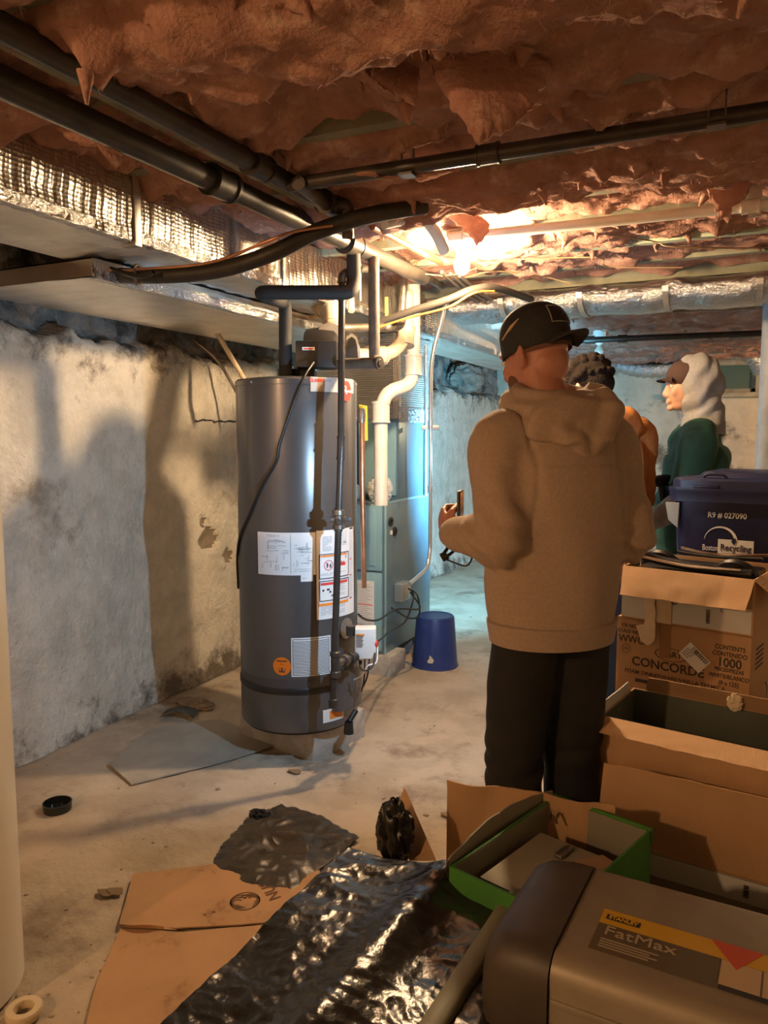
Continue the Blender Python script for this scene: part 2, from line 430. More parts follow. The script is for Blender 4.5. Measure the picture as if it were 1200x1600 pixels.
# ------------------------------------------------------------------ insulation
def batt(k, y0, y1, seed, x0=WL + .05, x1=WR - .1, sagbase=.05, label=None, gaps=(), lipk=1.0):
    near = y1 < 4.2
    nx = int((x1 - x0) / (.016 if near else .034)); ny = 34 if near else 18
    rnd = random.Random(seed); vs = []
    for j in range(ny):
        t = j / (ny - 1)
        for i in range(nx):
            x = x0 + (x1 - x0) * i / (nx - 1)
            s1 = fb((x, seed * 3.7, 0), .9, 2); s2 = fb((x, seed * 1.3, 7), 3.2, 3)
            sag = sagbase + .055 * s1 + .03 * s2
            for (ga, gb, amt) in gaps:
                if ga < x < gb:
                    e = min(1, (x - ga) / .12, (gb - x) / .12); sag -= amt * e
            prof = max(0, math.sin(PI * t)) ** .45
            ov = (-.008 if k in (4, 5, 6) else .006) + (.015 if k in (4, 5, 6) else .05) * fb((x, seed, 3), 1.8, 3)
            ovn = ov if sag > 0 else 0
            y = y0 - ovn + (y1 - y0 + 2 * ovn) * t
            # the near lip hangs as torn folds
            rag = abs(fb((x, seed * 2.1, 1), 5, 4)); rag2 = max(0, fb((x, seed * 4.4, 2), 16, 3))
            lip = math.exp(-((t - .16) / .13) ** 2) * (.055 * rag + .05 * rag2 ** 1.3) * lipk
            lip2 = math.exp(-((t - .84) / .12) ** 2) * (.05 * abs(fb((x, seed * 5.1, 1), 6, 4))) * lipk
            z = 2.215 - sag * prof - (lip + lip2) * (1 if sag > -.02 else .2)
            p = Vector((x * 1.0, y * 1.6, seed * .5))
            rd = 1 - abs(noise.noise(p * 7)) * 2
            z += .026 * fb(p, 6, 3) - .014 * rd + .008 * fb(p, 26, 2)
            y += .018 * fb(p + Vector((0, 0, 9)), 9, 3)
            if j == 0 or j == ny - 1: z = max(z, 2.24) + .04
            vs.append(Vector((x, y, z)))
    mb = MB(); mb.v = vs
    mb.f = [(j * nx + i, j * nx + i + 1, (j + 1) * nx + i + 1, (j + 1) * nx + i) for j in range(ny - 1) for i in range(nx - 1)]
    # loose tufts
    for q in range(30 if near else 12):
        x = rnd.uniform(x0, x1); t = rnd.choice([rnd.uniform(.03, .25), rnd.uniform(0, 1)]); j = int(t * (ny - 1)); i = int((x - x0) / (x1 - x0) * (nx - 1))
        c = vs[j * nx + i] + Vector((0, 0, .008)); L = rnd.uniform(.015, .05) * (1.3 if rnd.random() < .15 else 1); dx = rnd.uniform(-.015, .015); dy = rnd.uniform(-.01, .01)
        mb.tube([c, c + Vector((dx, dy, -L * .5)), c + Vector((dx * 1.8, dy * 2, -L))], [rnd.uniform(.014, .028), rnd.uniform(.008, .015), .003], 7, up=Vector((0, 1, 0)))
    # loose glass fibres standing off the surface
    nv_ = nx * ny
    for q in range(5200 if near else 700):
        c = vs[rnd.randrange(nv_)]; d = Vector((rnd.gauss(0, 1), rnd.gauss(0, 1), rnd.gauss(-.5, .7))).normalized() * rnd.uniform(.006, .024); w_ = Vector((rnd.gauss(0, 1), rnd.gauss(0, 1), rnd.gauss(0, 1))).normalized() * rnd.uniform(.0005, .0012)
        m_ = c + d * .6 + Vector((rnd.uniform(-.003, .003), 0, rnd.uniform(-.003, .003))); k0 = len(mb.v); mb.v += [c - w_, c + w_, m_ + w_ * .7, m_ - w_ * .7, c + d]; mb.f += [(k0, k0 + 1, k0 + 2, k0 + 3), (k0 + 3, k0 + 2, k0 + 4)]
    o = obj('insulation_batt', mb, m_ins, ang=75)
    return o
where = {
 -1: 'pink insulation batt nearest the camera, at the upper edge of the photo',
 0: 'big sagging pink insulation batt at the upper left, before the first visible joist',
 1: 'pink insulation batt between first joist and the dark cross pipe, beside the hanging triangle',
 2: 'long torn pink insulation batt just behind the dark cross pipe',
 3: 'ragged pink insulation batt in the bay in front of the bulb',
 4: 'glowing pink insulation batt in the bay right behind the bulb and painted joist',
 5: 'pink insulation batt in the second bay behind the bulb',
 6: 'pink insulation batt just before the foil duct that crosses the ceiling',
}
ORD = ['first', 'second', 'third', 'fourth', 'fifth', 'sixth', 'seventh', 'eighth', 'ninth', 'tenth', 'eleventh', 'twelfth']
for k in range(-2, 19):
    y0 = 1.47 + .4 * (k - 1) + .022; y1 = y0 + .356
    gaps = []
    sb = {-1: .07, 0: .105, 1: .045, 2: .03, 3: .04, 4: -.045, 5: -.01, 6: -.02}.get(k, .02)
    if k == 1: gaps = [(-1.15, -.75, .12)]
    if k == 2: gaps = [(-1.55, -1.2, .14), (-.15, .2, .08)]
    if k == 3: gaps = [(-2.8, -1.7, .10)]
    if k == 7: sb = -.06
    o = batt(k, y0, y1, k + 11, sagbase=sb, gaps=gaps, lipk=.35 if k == 4 else 1.0)
    if k in where: lab = where[k]
    elif k < -1: lab = 'pink insulation batt above and behind the camera'
    elif k == 7: lab = 'pink insulation batt above the crossing foil duct'
    else: lab = 'grey-pink insulation batt in the %s bay beyond the crossing foil duct' % ORD[k - 8]
    tag(o, lab, 'insulation', 'pink insulation batts between the joists')
# torn pieces hanging down, given as outlines (pixel, depth), sheets with thickness
def flap(outline, dep, label, th=.05, seed=1, lean=.25):
    pts = [D(px, py, dep + (py - outline[0][1]) * -.0006) for px, py in outline]
    c = sum(pts, Vector()) / len(pts)
    # dense fan grid from the outline
    n = len(pts); dense = []
    for i in range(n):
        a = pts[i]; b = pts[(i + 1) % n]
        for q in range(14):
            tt = q / 14; p = a.lerp(b, tt); out = (p - c).normalized(); p = p + out * (.010 * fb(p, 20, 3) + .012 * abs(fb(p, 45, 2))); dense.append(p)
    vd = Vector((-SN, CS, 0)); rings = 12; mb = MB(); nd = len(dense)
    for side in (-1, 1):
        vs = []
        for r in range(rings + 1):
            t = r / rings
            for p in dense:
                q = c.lerp(p, t); bul = math.sqrt(max(0, 1 - t ** 3)) * th * .5
                q = q + vd * side * (bul + .010 * fb(q, 9, 3)) + vd * (.03 * fb(q, 3, 2)); vs.append(q)
        fs = [(r * nd + i, r * nd + (i + 1) % nd, (r + 1) * nd + (i + 1) % nd, (r + 1) * nd + i) for r in range(rings) for i in range(nd)]
        mb.add(vs, fs)
    return solo('insulation_scrap', mb, m_ins, label, 'insulation', 'torn insulation hanging from the ceiling', ang=75)
flap([(655, 58), (700, 45), (775, 45), (835, 70), (862, 110), (835, 160), (800, 195), (745, 228), (722, 195), (690, 140), (668, 105)], 1.66, 'big triangular torn piece of pink insulation hanging point down in the ceiling centre', .07, 1)
flap([(560, 82), (600, 78), (652, 92), (655, 125), (643, 160), (605, 145), (578, 122)], 1.70, 'small torn pink insulation corner hanging left of the big triangle', .035, 2)
flap([(60, 165), (130, 175), (185, 195), (192, 235), (178, 262), (165, 232), (130, 228), (90, 205)], 2.05, 'tattered pink insulation tuft hanging over the foil duct at left', .05, 3)
flap([(700, 335), (735, 325), (765, 350), (760, 368), (745, 384), (728, 362)], 2.95, 'small bright insulation tuft hanging right at the bulb', .03, 4)
flap([(1105, 290), (1175, 282), (1160, 312), (1140, 325), (1135, 348), (1118, 330)], 2.6, 'drooping pink insulation tuft over the white pipe at right', .04, 5)
flap([(610, 262), (650, 250), (735, 255), (700, 268), (655, 282), (548, 272)], 2.2, 'torn strip of pink insulation hanging under the dark cross pipe', .03, 6)

# ------------------------------------------------------------------ foil ducts
def duct(name, label, x0, x1, y0, y1, z0, z1, mats, group=None, amp=.008, ribs=False):
    t_ = thing(name, label, 'duct', ((x0 + x1) / 2, y0, z0), 0, group)
    n = max(8, int((y1 - y0) / .03))
    def side(fn, nu, nv, nm, mat):
        mb = MB(); mb.grid(fn, nu, nv); return obj(nm, mb, mat, t_, ang=70)
    wv = lambda a, b, c: amp * fb((a, b, c), 3.5, 3) + amp * .35 * math.sin(b * 55 + 2 * fb((a, b, 1), 3, 2))
    rb_ = lambda y: (.0032 * abs(math.sin(y * 95 + 1.5 * fb((y, 0, 0), 2, 2))) if ribs else 0)
    side(lambda u, v: Vector((x1 + wv(v, y0 + (y1 - y0) * u, 1) + rb_(y0 + (y1 - y0) * u), y0 + (y1 - y0) * u, z0 + (z1 - z0) * v)), n * (6 if ribs else 1), 10, 'side_panel', mats[0])
    side(lambda u, v: Vector((x0 + wv(v, y0 + (y1 - y0) * u, 3), y0 + (y1 - y0) * u, z0 + (z1 - z0) * v)), n * (6 if ribs else 1), 10, 'side_panel', mats[0])
    side(lambda u, v: Vector((x0 + (x1 - x0) * v, y0 + (y1 - y0) * u, z0 + wv(v, y0 + (y1 - y0) * u, 5) * min(1, 4 * v, 4 * (1 - v)))), n, 14, 'bottom_panel', mats[1])
    mb = MB(); mb.box(x0 + .004, x1 - .004, y0, y0 + .004, z0 + .004, z1); mb.box(x0 + .004, x1 - .004, y1 - .004, y1, z0 + .004, z1); mb.box(x0 + .004, x1 - .004, y0, y1, z1 - .004, z1)
    obj('end_panel', mb, mats[1], t_)
    mb = MB(); mb.grid(lambda u, v: Vector((x1 - .03 + .035 * min(1, v * 2) + .003 * fb((u * 200, v, 0), 1, 2), y0 + (y1 - y0) * u, z0 - .004 + .035 * max(0, v * 2 - 1) + .004 * fb((u * 300, v, 2), 1, 2))), n * 2, 7)
    obj('edge_tape', mb, m_foils, t_, ang=70)
    return t_
dm = duct('foil_duct', 'long foil-wrapped rectangular duct running along the left under the ceiling', -2.15, -1.755, -.3, 7.4, 2.0, 2.215, (m_foil, m_foilr), ribs=True)
for (px, py) in ((210, 320), (366, 390), (442, 425)):
    p = AX(px, py, -1.755); mb = MB(); mb.box(-1.752, -1.742, p.y - .014, p.y + .014, 1.992, 2.26, .002); mb.box(-1.80, -1.742, p.y - .014, p.y + .014, 1.985, 1.992)
    obj('strap', mb, m_strap, dm)
p = Z(82, 440, 1.93)
duct('foil_duct', 'lower foil-wrapped duct between the long duct and the stone wall', WL + .12, -2.02, p.y, 4.3, 1.93, 1.994, (m_foilr, m_foilr), amp=.005)
# foil duct that crosses the ceiling behind the bulb: rounded
t_ = thing('crossing_foil_duct', 'shiny crumpled foil duct crossing the ceiling behind the bulb and cap', 'duct', (-.1, 4.27, 2.05))
y = 4.27
mb = MB(); L0, L1 = -1.55, 1.2
def cf(u, v):
    x = L0 + (L1 - L0) * u; a = 2 * PI * v; sg = .012 * abs(math.sin((x - .05) * PI / .42))
    r = 1 + .10 * fb((x * 2, math.cos(a), math.sin(a)), 6, 3)
    return Vector((x, y + .17 * math.cos(a) * r, 2.12 - sg + (.075 * math.sin(a)) * r))
mb.grid(cf, 200, 25); obj('sleeve', mb, m_foils, t_, ang=70)
for i in range(6):
    x = L0 + .3 + .42 * i; mb = MB()
    for q in range(12):
        a = PI + PI * q / 12; b = PI + PI * (q + 1) / 12
        mb.slab([Vector((x - .014, y + .185 * math.cos(a), 2.13 + .095 * math.sin(a))), Vector((x + .014, y + .185 * math.cos(a), 2.13 + .095 * math.sin(a))), Vector((x + .014, y + .185 * math.cos(b), 2.13 + .095 * math.sin(b))), Vector((x - .014, y + .185 * math.cos(b), 2.13 + .095 * math.sin(b)))], (0, 0, 1), .002)
    obj('strap', mb, m_strap, t_)
# sagging flexible ducts at the far wall
def flex(name, label, pts, r):
    th_ = thing(name, label, 'duct', pts[len(pts) // 2])
    pp, _ = smooth_path([Vector(p) for p in pts], r, 24); rs = [r * (1 + .06 * math.sin(i * 1.3) + .04 * fb((i * .3, 0, 0), 1, 2)) for i in range(len(pp))]
    mb = MB(); mb.tube(pp, rs, 22); obj('sleeve', mb, m_foils, th_, ang=70)
    for i in (len(pp) // 4, len(pp) * 3 // 4):
        mb = MB(); d = (pp[i + 1] - pp[i]).normalized(); mb.tube([pp[i] - d * .012, pp[i] + d * .012], r * 1.09, 22); obj('clamp_band', mb, m_strap, th_)
flex('flexible_duct', 'sagging silver flexible duct at the far wall left of the window', [AY(935, 545, 8.9), AY(960, 566, 8.85), AY(1005, 578, 8.8), AY(1055, 573, 8.85), AY(1085, 555, 8.9)], .085)
flex('flexible_duct', 'silver flexible duct arching over the far window', [AY(1085, 560, 8.7), AY(1115, 552, 8.7), AY(1145, 548, 8.7), AY(1175, 556, 8.7), AY(1190, 580, 8.75)], .085)

# ------------------------------------------------------------------ pipe helpers
def run(name, label, pts, r, mat, cat='pipe', bend=.05, fit=True, ends=True, fitmat=None, fr=1.28, group=None, smooth=0, n=18, collars=()):
    pts = [Vector(p) for p in pts]
    t_ = thing(name, label, cat, min(pts, key=lambda p: p.z), 0, group); mb = MB()
    if smooth: mb.tube(pts, r, n, smooth=smooth)
    else: mb.tube(bendpipe(pts, bend), r, n)
    obj('tube', mb, mat, t_, ang=50)
    fitmat = fitmat or mat
    if fit and not smooth:
        for i in range(1, len(pts) - 1):
            a, b, c = pts[i - 1], pts[i], pts[i + 1]; rr = min(r * 2.3, (a - b).length * .4, (c - b).length * .4)
            d1 = (a - b).normalized(); d2 = (c - b).normalized(); mb = MB()
            mb.tube(bendpipe([b + d1 * rr * 1.25, b, b + d2 * rr * 1.25], bend), r * fr * .96, n)
            for d in (d1, d2): mb.cyl(b + d * rr * 1.15, b + d * rr * 1.45, r * fr * 1.08, n)
            obj('elbow', mb, fitmat, t_, ang=50)
    for (i, tt) in collars:
        a, b = pts[i], pts[i + 1]; p = a.lerp(b, tt); d = (b - a).normalized(); mb = MB(); mb.cyl(p - d * r * 1.3, p + d * r * 1.3, r * fr, n); mb.cyl(p - d * r * 1.5, p - d * r * 1.2, r * fr * 1.08, n); mb.cyl(p + d * r * 1.2, p + d * r * 1.5, r * fr * 1.08, n)
        obj('coupling', mb, fitmat, t_, ang=50)
    return t_
# long pipes under the joists
run('iron_pipe', 'thinner dark pipe along the ceiling, upper of the pair at upper left', [(-1.275, -.6, 2.14), (-1.255, 2.45, 2.14)], .027, m_bpipe, collars=((0, .45), (0, .8), (0, .93)))
run('iron_pipe', 'thick black drain pipe along the ceiling, lower of the pair at upper left', [(-1.43, -.6, 2.115), (-1.41, 3.4, 2.13)], .033, m_bpipe, collars=((0, .62), (0, .82)))
mb = MB(); mb.box(-1.365, -1.315, -.6, 2.6, 2.155, 2.196, .002); solo('wooden_batten', mb, m_joist, 'narrow wooden batten between the two dark pipes at upper left', 'batten')
e1 = Vector((-1.25, 2.62, 2.155))
run('iron_pipe_branch', 'dark iron pipe with elbows joining the ceiling pipe to the cross pipe', [D(466, 286, 2.27), D(512, 323, 2.55), D(541, 321, 2.56), D(544, 372, 2.60)], .02, m_iron, bend=.03)
tp = run('cross_pipe', 'dark cross pipe hung under the joists, running off to the right', [(-1.25, 1.98, 2.125), (1.5, 2.02, 2.125)], .02, m_bpipe, collars=((0, .22), (0, .5)))
for x in (-.87, -.1): 
    mb = MB()
    for dx in (-.018, .018): mb.box(x + dx - .002, x + dx + .002, 1.975, 1.985, 2.12, 2.21)
    mb.box(x - .02, x + .02, 1.96, 1.999, 2.098, 2.104); obj('hanger', mb, m_steel, tp)
tp = run('white_pipe', 'bright white pipe crossing the ceiling beside the bulb to the right', [D(705, 372, 3.15), D(1215, 318, 2.66)], .019, m_pvc, collars=((0, .93), (0, .02)))
mb = MB(); q = D(1180, 325, 2.69); mb.box(q.x - .02, q.x + .02, q.y - .006, q.y + .006, q.z - .03, 2.25); obj('hanger', mb, m_strap, tp)
run('far_pipe', 'dark pipe crossing the far ceiling above the people', [Z(800, 536, 2.09), Z(1235, 519, 2.10)], .022, m_bpipe, collars=((0, .3), (0, .42)))
run('far_pipe', 'rusty thin pipe crossing under the joists behind the foil duct', [Z(890, 490, 2.10), Z(1230, 478, 2.11)], .014, m_steel, collars=((0, .5),))
run('copper_pipe', 'bright copper pipe slanting to the bulb from the upper left', [D(582, 354, 2.75), D(690, 412, 3.5)], .012, m_copper, fit=False)
run('white_drain', 'white plastic elbow pipe just left of the bulb', [D(600, 349, 2.65), D(655, 341, 2.75), D(678, 360, 2.80), D(694, 392, 2.88)], .020, m_pvc, smooth=10)
m_hose = M('black_hose', (.016, .015, .014), (.03, .026, .02), 20, .5, bump=.3, bscale=60)
hs = run('insulated_hose', 'thick black insulated hose looping under the duct and over the heater', [D(70, 396, 2.95), D(140, 425, 2.85), D(225, 431, 2.70), D(330, 424, 2.62), D(420, 398, 2.55), D(500, 360, 2.55), D(580, 336, 2.55), D(665, 322, 2.60)], .0265, m_hose, 'hose', smooth=10)
mb = MB(); mb.tube([D(110, 405, 2.8), D(170, 422, 2.72), D(230, 420, 2.66), D(330, 410, 2.58), D(420, 376, 2.5), D(460, 362, 2.5), D(520, 352, 2.5)], .005, 8, smooth=10); obj('copper_line', mb, m_copper, hs, ang=60)
mb = MB(); mb.tube([D(90, 398, 2.8), D(160, 416, 2.74), D(215, 432, 2.64), D(240, 425, 2.60)], .008, 8, smooth=8); obj('cable', mb, m_cable, hs, ang=60)
c = D(215, 430, 2.69); mb = MB()
for q in range(16):
    a = 2 * PI * q / 16; b = 2 * PI * (q + 1) / 16; X = Vector((-SN, CS, 0))
    mb.tube([c + Vector((0, 0, .034 * math.sin(a))) + X * .034 * math.cos(a), c + Vector((0, 0, .034 * math.sin(b))) + X * .034 * math.cos(b)], .005, 6)
obj('wire_tie', mb, m_steel, hs)
hs = run('grey_conduit', 'grey flexible conduit sagging from behind the heater to the right', [D(585, 506, 3.6), D(640, 487, 3.55), D(700, 468, 3.5), D(740, 452, 3.5), D(775, 450, 3.6), D(830, 468, 4.0)], .017, M('grey_rubber', (.045, .040, .034), None, rough=.55), 'conduit', smooth=10)
mb = MB(); mb.tube([D(590, 512, 3.5), D(640, 496, 3.48), D(700, 480, 3.42), D(740, 458, 3.42), D(772, 455, 3.52)], .005, 8, smooth=10); obj('orange_wire', mb, M('orange_wire', (.75, .22, .04), None, rough=.5), hs, ang=60)
# loose wires stapled over the joists
rw = random.Random(5)
for i in range(4):
    x0 = rw.uniform(-1.7, -.5); y0 = rw.uniform(2.8, 3.6)
    pts = [Vector((x0 + j * .16 * rw.choice((1, .7)), y0 + j * .10 + rw.uniform(-.05, .05), 2.17 + rw.uniform(-.035, .02))) for j in range(5)]
    mb = MB(); mb.tube(pts, .0028, 6, smooth=6)
    solo('loose_wire', mb, M('old_wire', (.35, .24, .12), None, rough=.6), 'thin stray wire drooping from the joists around the bulb', 'wire', 'stray wires around the bulb', ang=60)
for i in range(3):
    mb = MB(); mb.tube([Z(690 + 14 * i, 425 + 3 * i, 2.14), Z(745 + 16 * i, 470 + 2 * i, 2.13), Z(830 + 18 * i, 522 - 6 * i, 2.15)], .009, 8, smooth=8)
    solo('cable', mb, M('dark_grey_cable', (.12, .10, .08), None, rough=.6), 'dark grey cable running back along the joists behind the bulb', 'cable', 'cables running back behind the bulb', ang=60)

# ------------------------------------------------------------------ bulb and its holder
b_ = thing('light_bulb', 'bare lit light bulb on a round ceiling holder', 'light bulb', BULB + Vector((0, 0, -.06)))
mb = MB(); mb.lathe(BULB, [(0, -.058), (.012, -.056), (.024, -.046), (.0305, -.028), (.030, -.012), (.024, .008), (.016, .026), (.0135, .04)], 28)
bo = obj('glass', mb, M('lit_bulb_glass', (1.0, .68, .38), None, rough=.2, emit=2300), b_, ang=60)
mb = MB(); mb.lathe(BULB, [(.014, .038), (.022, .040), (.026, .055), (.055, .062), (.058, .072), (.05, .082), (0, .083)], 28); obj('porcelain_holder', mb, m_white, b_, ang=50)
mb = MB(); mb.box(BULB.x - .05, BULB.x + .05, BULB.y - .05, BULB.y + .05, BULB.z + .083, BULB.z + .115, .005); obj('ceiling_box', mb, m_steel, b_)
b2 = Z(936, 547, 2.06); b_ = thing('light_bulb', 'small unlit round bulb under the far joists above the curly-haired man', 'light bulb', b2)
mb = MB(); mb.lathe(b2, [(0, -.05), (.03, -.03), (.035, -.01), (.028, .012), (.014, .03), (.013, .045)], 20); obj('glass', mb, M('frosted_glass', (.6, .55, .45), None, rough=.2), b_, ang=60)
mb = MB(); mb.lathe(b2, [(.02, .04), (.028, .06), (.05, .065), (.05, .16), (0, .16)], 20); obj('holder', mb, m_white, b_)
# ------------------------------------------------------------------ water heater
HC = Vector((-1.80, 2.90, 0)); HR = .262; HB = .135; HT = 1.635
hdir = Vector((HC.x, HC.y, 0)).normalized(); hrt = Vector((hdir.y, -hdir.x, 0))
def hp(phi, z, n=0):
    """point on the tank: phi from the line to the camera, to the right"""
    return Vector((HC.x, HC.y, z)) + (hrt * math.sin(phi) - hdir * math.cos(phi)) * (HR + n)
def hz(py): return D(471, py, 3.16).z
def hphi(px): return math.asin(max(-1, min(1, (px - 471) / 93.0)))
def hpatch(mb, p0, p1, z0, z1, n=.0012, th=.001, rad=0):
    k = max(2, int(abs(p1 - p0) / .06) + 1)
    vs = []; fs = []
    for i in range(k + 1):
        a = p0 + (p1 - p0) * i / k
        for z in (z0, z1):
            for m in (n, n + th): vs.append(hp(a, z, m))
    for i in range(k):
        a = i * 4; b = a + 4; fs += [(a + 1, b + 1, b + 3, a + 3), (a, a + 2, b + 2, b), (a, b, b + 1, a + 1), (a + 2, a + 3, b + 3, b + 2)]
    fs += [(0, 1, 3, 2), (k * 4, k * 4 + 2, k * 4 + 3, k * 4 + 1)]
    mb.add(vs, fs); return mb
def htext(mb, s, size, phi, z, n=.003, **k):
    vs, fs = txt(s, size, .0004, **k); mb.add([hp(phi + v.x / HR, z + v.y, n + v.z) for v in vs], fs)
def hlines(mb, px0, px1, py0, py1, n, th=.0016, seed=1, nn=.0026, gap=.3):
    r = random.Random(seed)
    for i in range(n):
        y = py0 + (py1 - py0) * (i + .5) / n; z = hz(y); x = px0
        while x < px1:
            L = r.uniform(.2, 1) * (px1 - px0); e = min(px1, x + L)
            hpatch(mb, hphi(x), hphi(e), z - th / 2, z + th / 2, nn, .0004); x = e + (px1 - px0) * .06 + .5
            if r.random() < gap: break
m_tank = M('tank_grey', (.115, .116, .12), (.10, .101, .105), 3, .30, .35, coat=.25)
m_tank2 = M('tank_band', (.085, .085, .088), None, rough=.38, metal=.3)
wh = thing('water_heater', 'tall dark grey water heater with white labels on a concrete block', 'water heater', (HC.x, HC.y, HB))
mb = MB(); mb.lathe((HC.x, HC.y, 0), [(HR - .03, HB + .012), (HR - .004, HB + .012), (HR, HB + .02), (HR, HB + .145), (HR, HT - .03), (HR + .002, HT - .028), (HR + .002, HT - .008), (HR - .006, HT), (HR - .05, HT + .006), (0, HT + .012)], 96); obj('tank', mb, m_tank, wh, ang=30)
mb = MB(); mb.lathe((HC.x, HC.y, 0), [(HR + .0018, hz(1083)), (HR + .0035, hz(1082)), (HR + .0035, hz(1074)), (HR + .0018, hz(1073))], 96, cap=False); obj('lower_seam', mb, m_black, wh)
mb = MB()
for i in range(60):
    for j in range(6):
        ph = -1.2 + i * .036; z = hz(1092 + j * 4) ; q = hp(ph + (j % 2) * .018, hz(1060 + j * 3.0), .001)
        mb.lathe(q, [(0, 0), (.0026, 0), (0, .0012)], 6, axis=(q - Vector((HC.x, HC.y, q.z))).normalized(), cap=False)
o = obj('air_intake_holes', mb, m_ink, wh, ang=0); o['kind'] = 'stuff'
mb = MB(); mb.lathe((HC.x, HC.y, 0), [(HR - .05, HB), (HR - .015, HB), (HR - .015, HB + .02), (HR - .05, HB + .02)], 64); obj('base_ring', mb, m_black, wh)
for a in range(3):
    q = Vector((HC.x, HC.y, 0)) + Matrix.Rotation(a * 2.1 + .3, 3, 'Z') @ Vector((HR + .003, 0, 0)); mb = MB(); mb.ell((q.x, q.y, HT - .018), (.005, .005, .005), n=10, m=6); obj('screw', mb, m_strap, wh)
# big wiring label
lb = MB(); hpatch(lb, hphi(412), hphi(496), hz(897), hz(831)); hpatch(lb, hphi(474), hphi(492), hz(907), hz(897)); lab = obj('wiring_label', lb, m_paper, wh, label='white label with wiring diagrams')
mb = MB(); hpatch(mb, hphi(459.6), hphi(460.2), hz(894), hz(834), .0026, .0004)
r = random.Random(3)
for k in range(30):
    x = r.uniform(417, 452); y = r.uniform(842, 886); l = r.uniform(4, 14)
    if r.random() < .6: hpatch(mb, hphi(x), hphi(min(457, x + l)), hz(y) - .0008, hz(y) + .0008, .0026, .0004)
    else: hpatch(mb, hphi(x), hphi(x + .5), hz(min(890, y + l)), hz(y), .0026, .0004)
for k in range(34):
    x = r.uniform(464, 488); y = r.uniform(846, 880); l = r.uniform(4, 12)
    if r.random() < .65: hpatch(mb, hphi(x), hphi(min(493, x + l)), hz(y) - .0008, hz(y) + .0008, .0026, .0004)
    else: hpatch(mb, hphi(x), hphi(x + .5), hz(min(884, y + l)), hz(y), .0026, .0004)
hlines(mb, 426, 444, 834, 838, 2, seed=5); hlines(mb, 464, 489, 886, 892, 2, seed=6, gap=0); hlines(mb, 476, 490, 899, 904, 1, seed=7)
obj('diagram_lines', mb, m_inkg, lab)['kind'] = 'stuff'
# warning label on the right
lb = MB(); hpatch(lb, hphi(497), hphi(555), hz(968), hz(829)); lab = obj('warning_label', lb, m_paper, wh, label='tall white safety label with orange and red headings')
mb = MB(); hlines(mb, 506, 520, 838, 862, 12, .0016, 11); hlines(mb, 531, 543, 832, 856, 8, .0014, 12); hlines(mb, 547.5, 553, 836, 945, 44, .0013, 13, gap=.1)
hlines(mb, 503, 541, 896, 900, 2, .0014, 14); hlines(mb, 522, 541, 915, 934, 8, .0014, 15); hlines(mb, 503, 540, 948, 962, 6, .0014, 16)
obj('small_print', mb, m_inkg, lab)['kind'] = 'stuff'
def ring_rect(mb, x0, x1, y0, y1, t=.0035):
    hpatch(mb, hphi(x0), hphi(x1), hz(y0) - t, hz(y0), .0024); hpatch(mb, hphi(x0), hphi(x1), hz(y1), hz(y1) + t, .0024)
    hpatch(mb, hphi(x0), hphi(x0) + t / HR, hz(y1), hz(y0), .0024); hpatch(mb, hphi(x1) - t / HR, hphi(x1), hz(y1), hz(y0), .0024)
mb = MB(); ring_rect(mb, 501, 546, 866, 905); ring_rect(mb, 501, 546, 908, 940); hpatch(mb, hphi(548), hphi(553), hz(832), hz(829.5), .0024); obj('border', mb, m_ink, lab)['kind'] = 'stuff'
mb = MB(); hpatch(mb, hphi(503), hphi(543.5), hz(871), hz(868), .0026, .0004); hpatch(mb, hphi(500), hphi(545), hz(947.5), hz(943), .0026, .0004); obj('orange_heading', mb, m_orange, lab)
mb = MB(); hpatch(mb, hphi(503), hphi(543.5), hz(915), hz(911), .0026, .0004)
for y in (879, 905, 942): hpatch(mb, hphi(547.5), hphi(551), hz(y + 1.6), hz(y), .0026, .0004)
# prohibition ring and flames
for i in range(20):
    a = 2 * PI * i / 20; b_2 = a + 2 * PI / 20; R1 = .022; ph = hphi(515); zc = hz(884)
    vs = [hp(ph + R1 * math.cos(a) / HR, zc + R1 * math.sin(a), .003), hp(ph + R1 * math.cos(b_2) / HR, zc + R1 * math.sin(b_2), .003), hp(ph + (R1 - .003) * math.cos(b_2) / HR, zc + (R1 - .003) * math.sin(b_2), .003), hp(ph + (R1 - .003) * math.cos(a) / HR, zc + (R1 - .003) * math.sin(a), .003)]
    mb.add(vs, [(0, 1, 2, 3)])
mb.add([hp(hphi(515) + x / HR, hz(884) + y, .0034) for x, y in ((-.015, .013), (-.013, .015), (.015, -.013), (.013, -.015))], [(0, 1, 2, 3)])
ph = hphi(534); zc = hz(886)
mb.add([hp(ph + x / HR, zc + y, .0032) for x, y in ((-.022, -.004), (.026, -.004), (.03, .012), (.021, .006), (.018, .018), (.009, .008), (.004, .02), (-.004, .007), (-.012, .014), (-.016, .003))], [tuple(range(10))])
obj('red_marks', mb, m_red, lab)['kind'] = 'stuff'
mb = MB()
for (px, py, w_, h_) in ((512, 884, .006, .02), (517, 885, .006, .016), (505.5, 923, .008, .009), (512, 922, .014, .008), (516, 926, .008, .009), (519, 932, .01, .006), (541, 874, .004, .012)):
    hpatch(mb, hphi(px), hphi(px) + w_ / HR, hz(py) - h_ / 2, hz(py) + h_ / 2, .0029, .0004)
htext(mb, 'CSA', .012, hphi(540), hz(851)); obj('pictograms', mb, m_ink, lab)['kind'] = 'stuff'
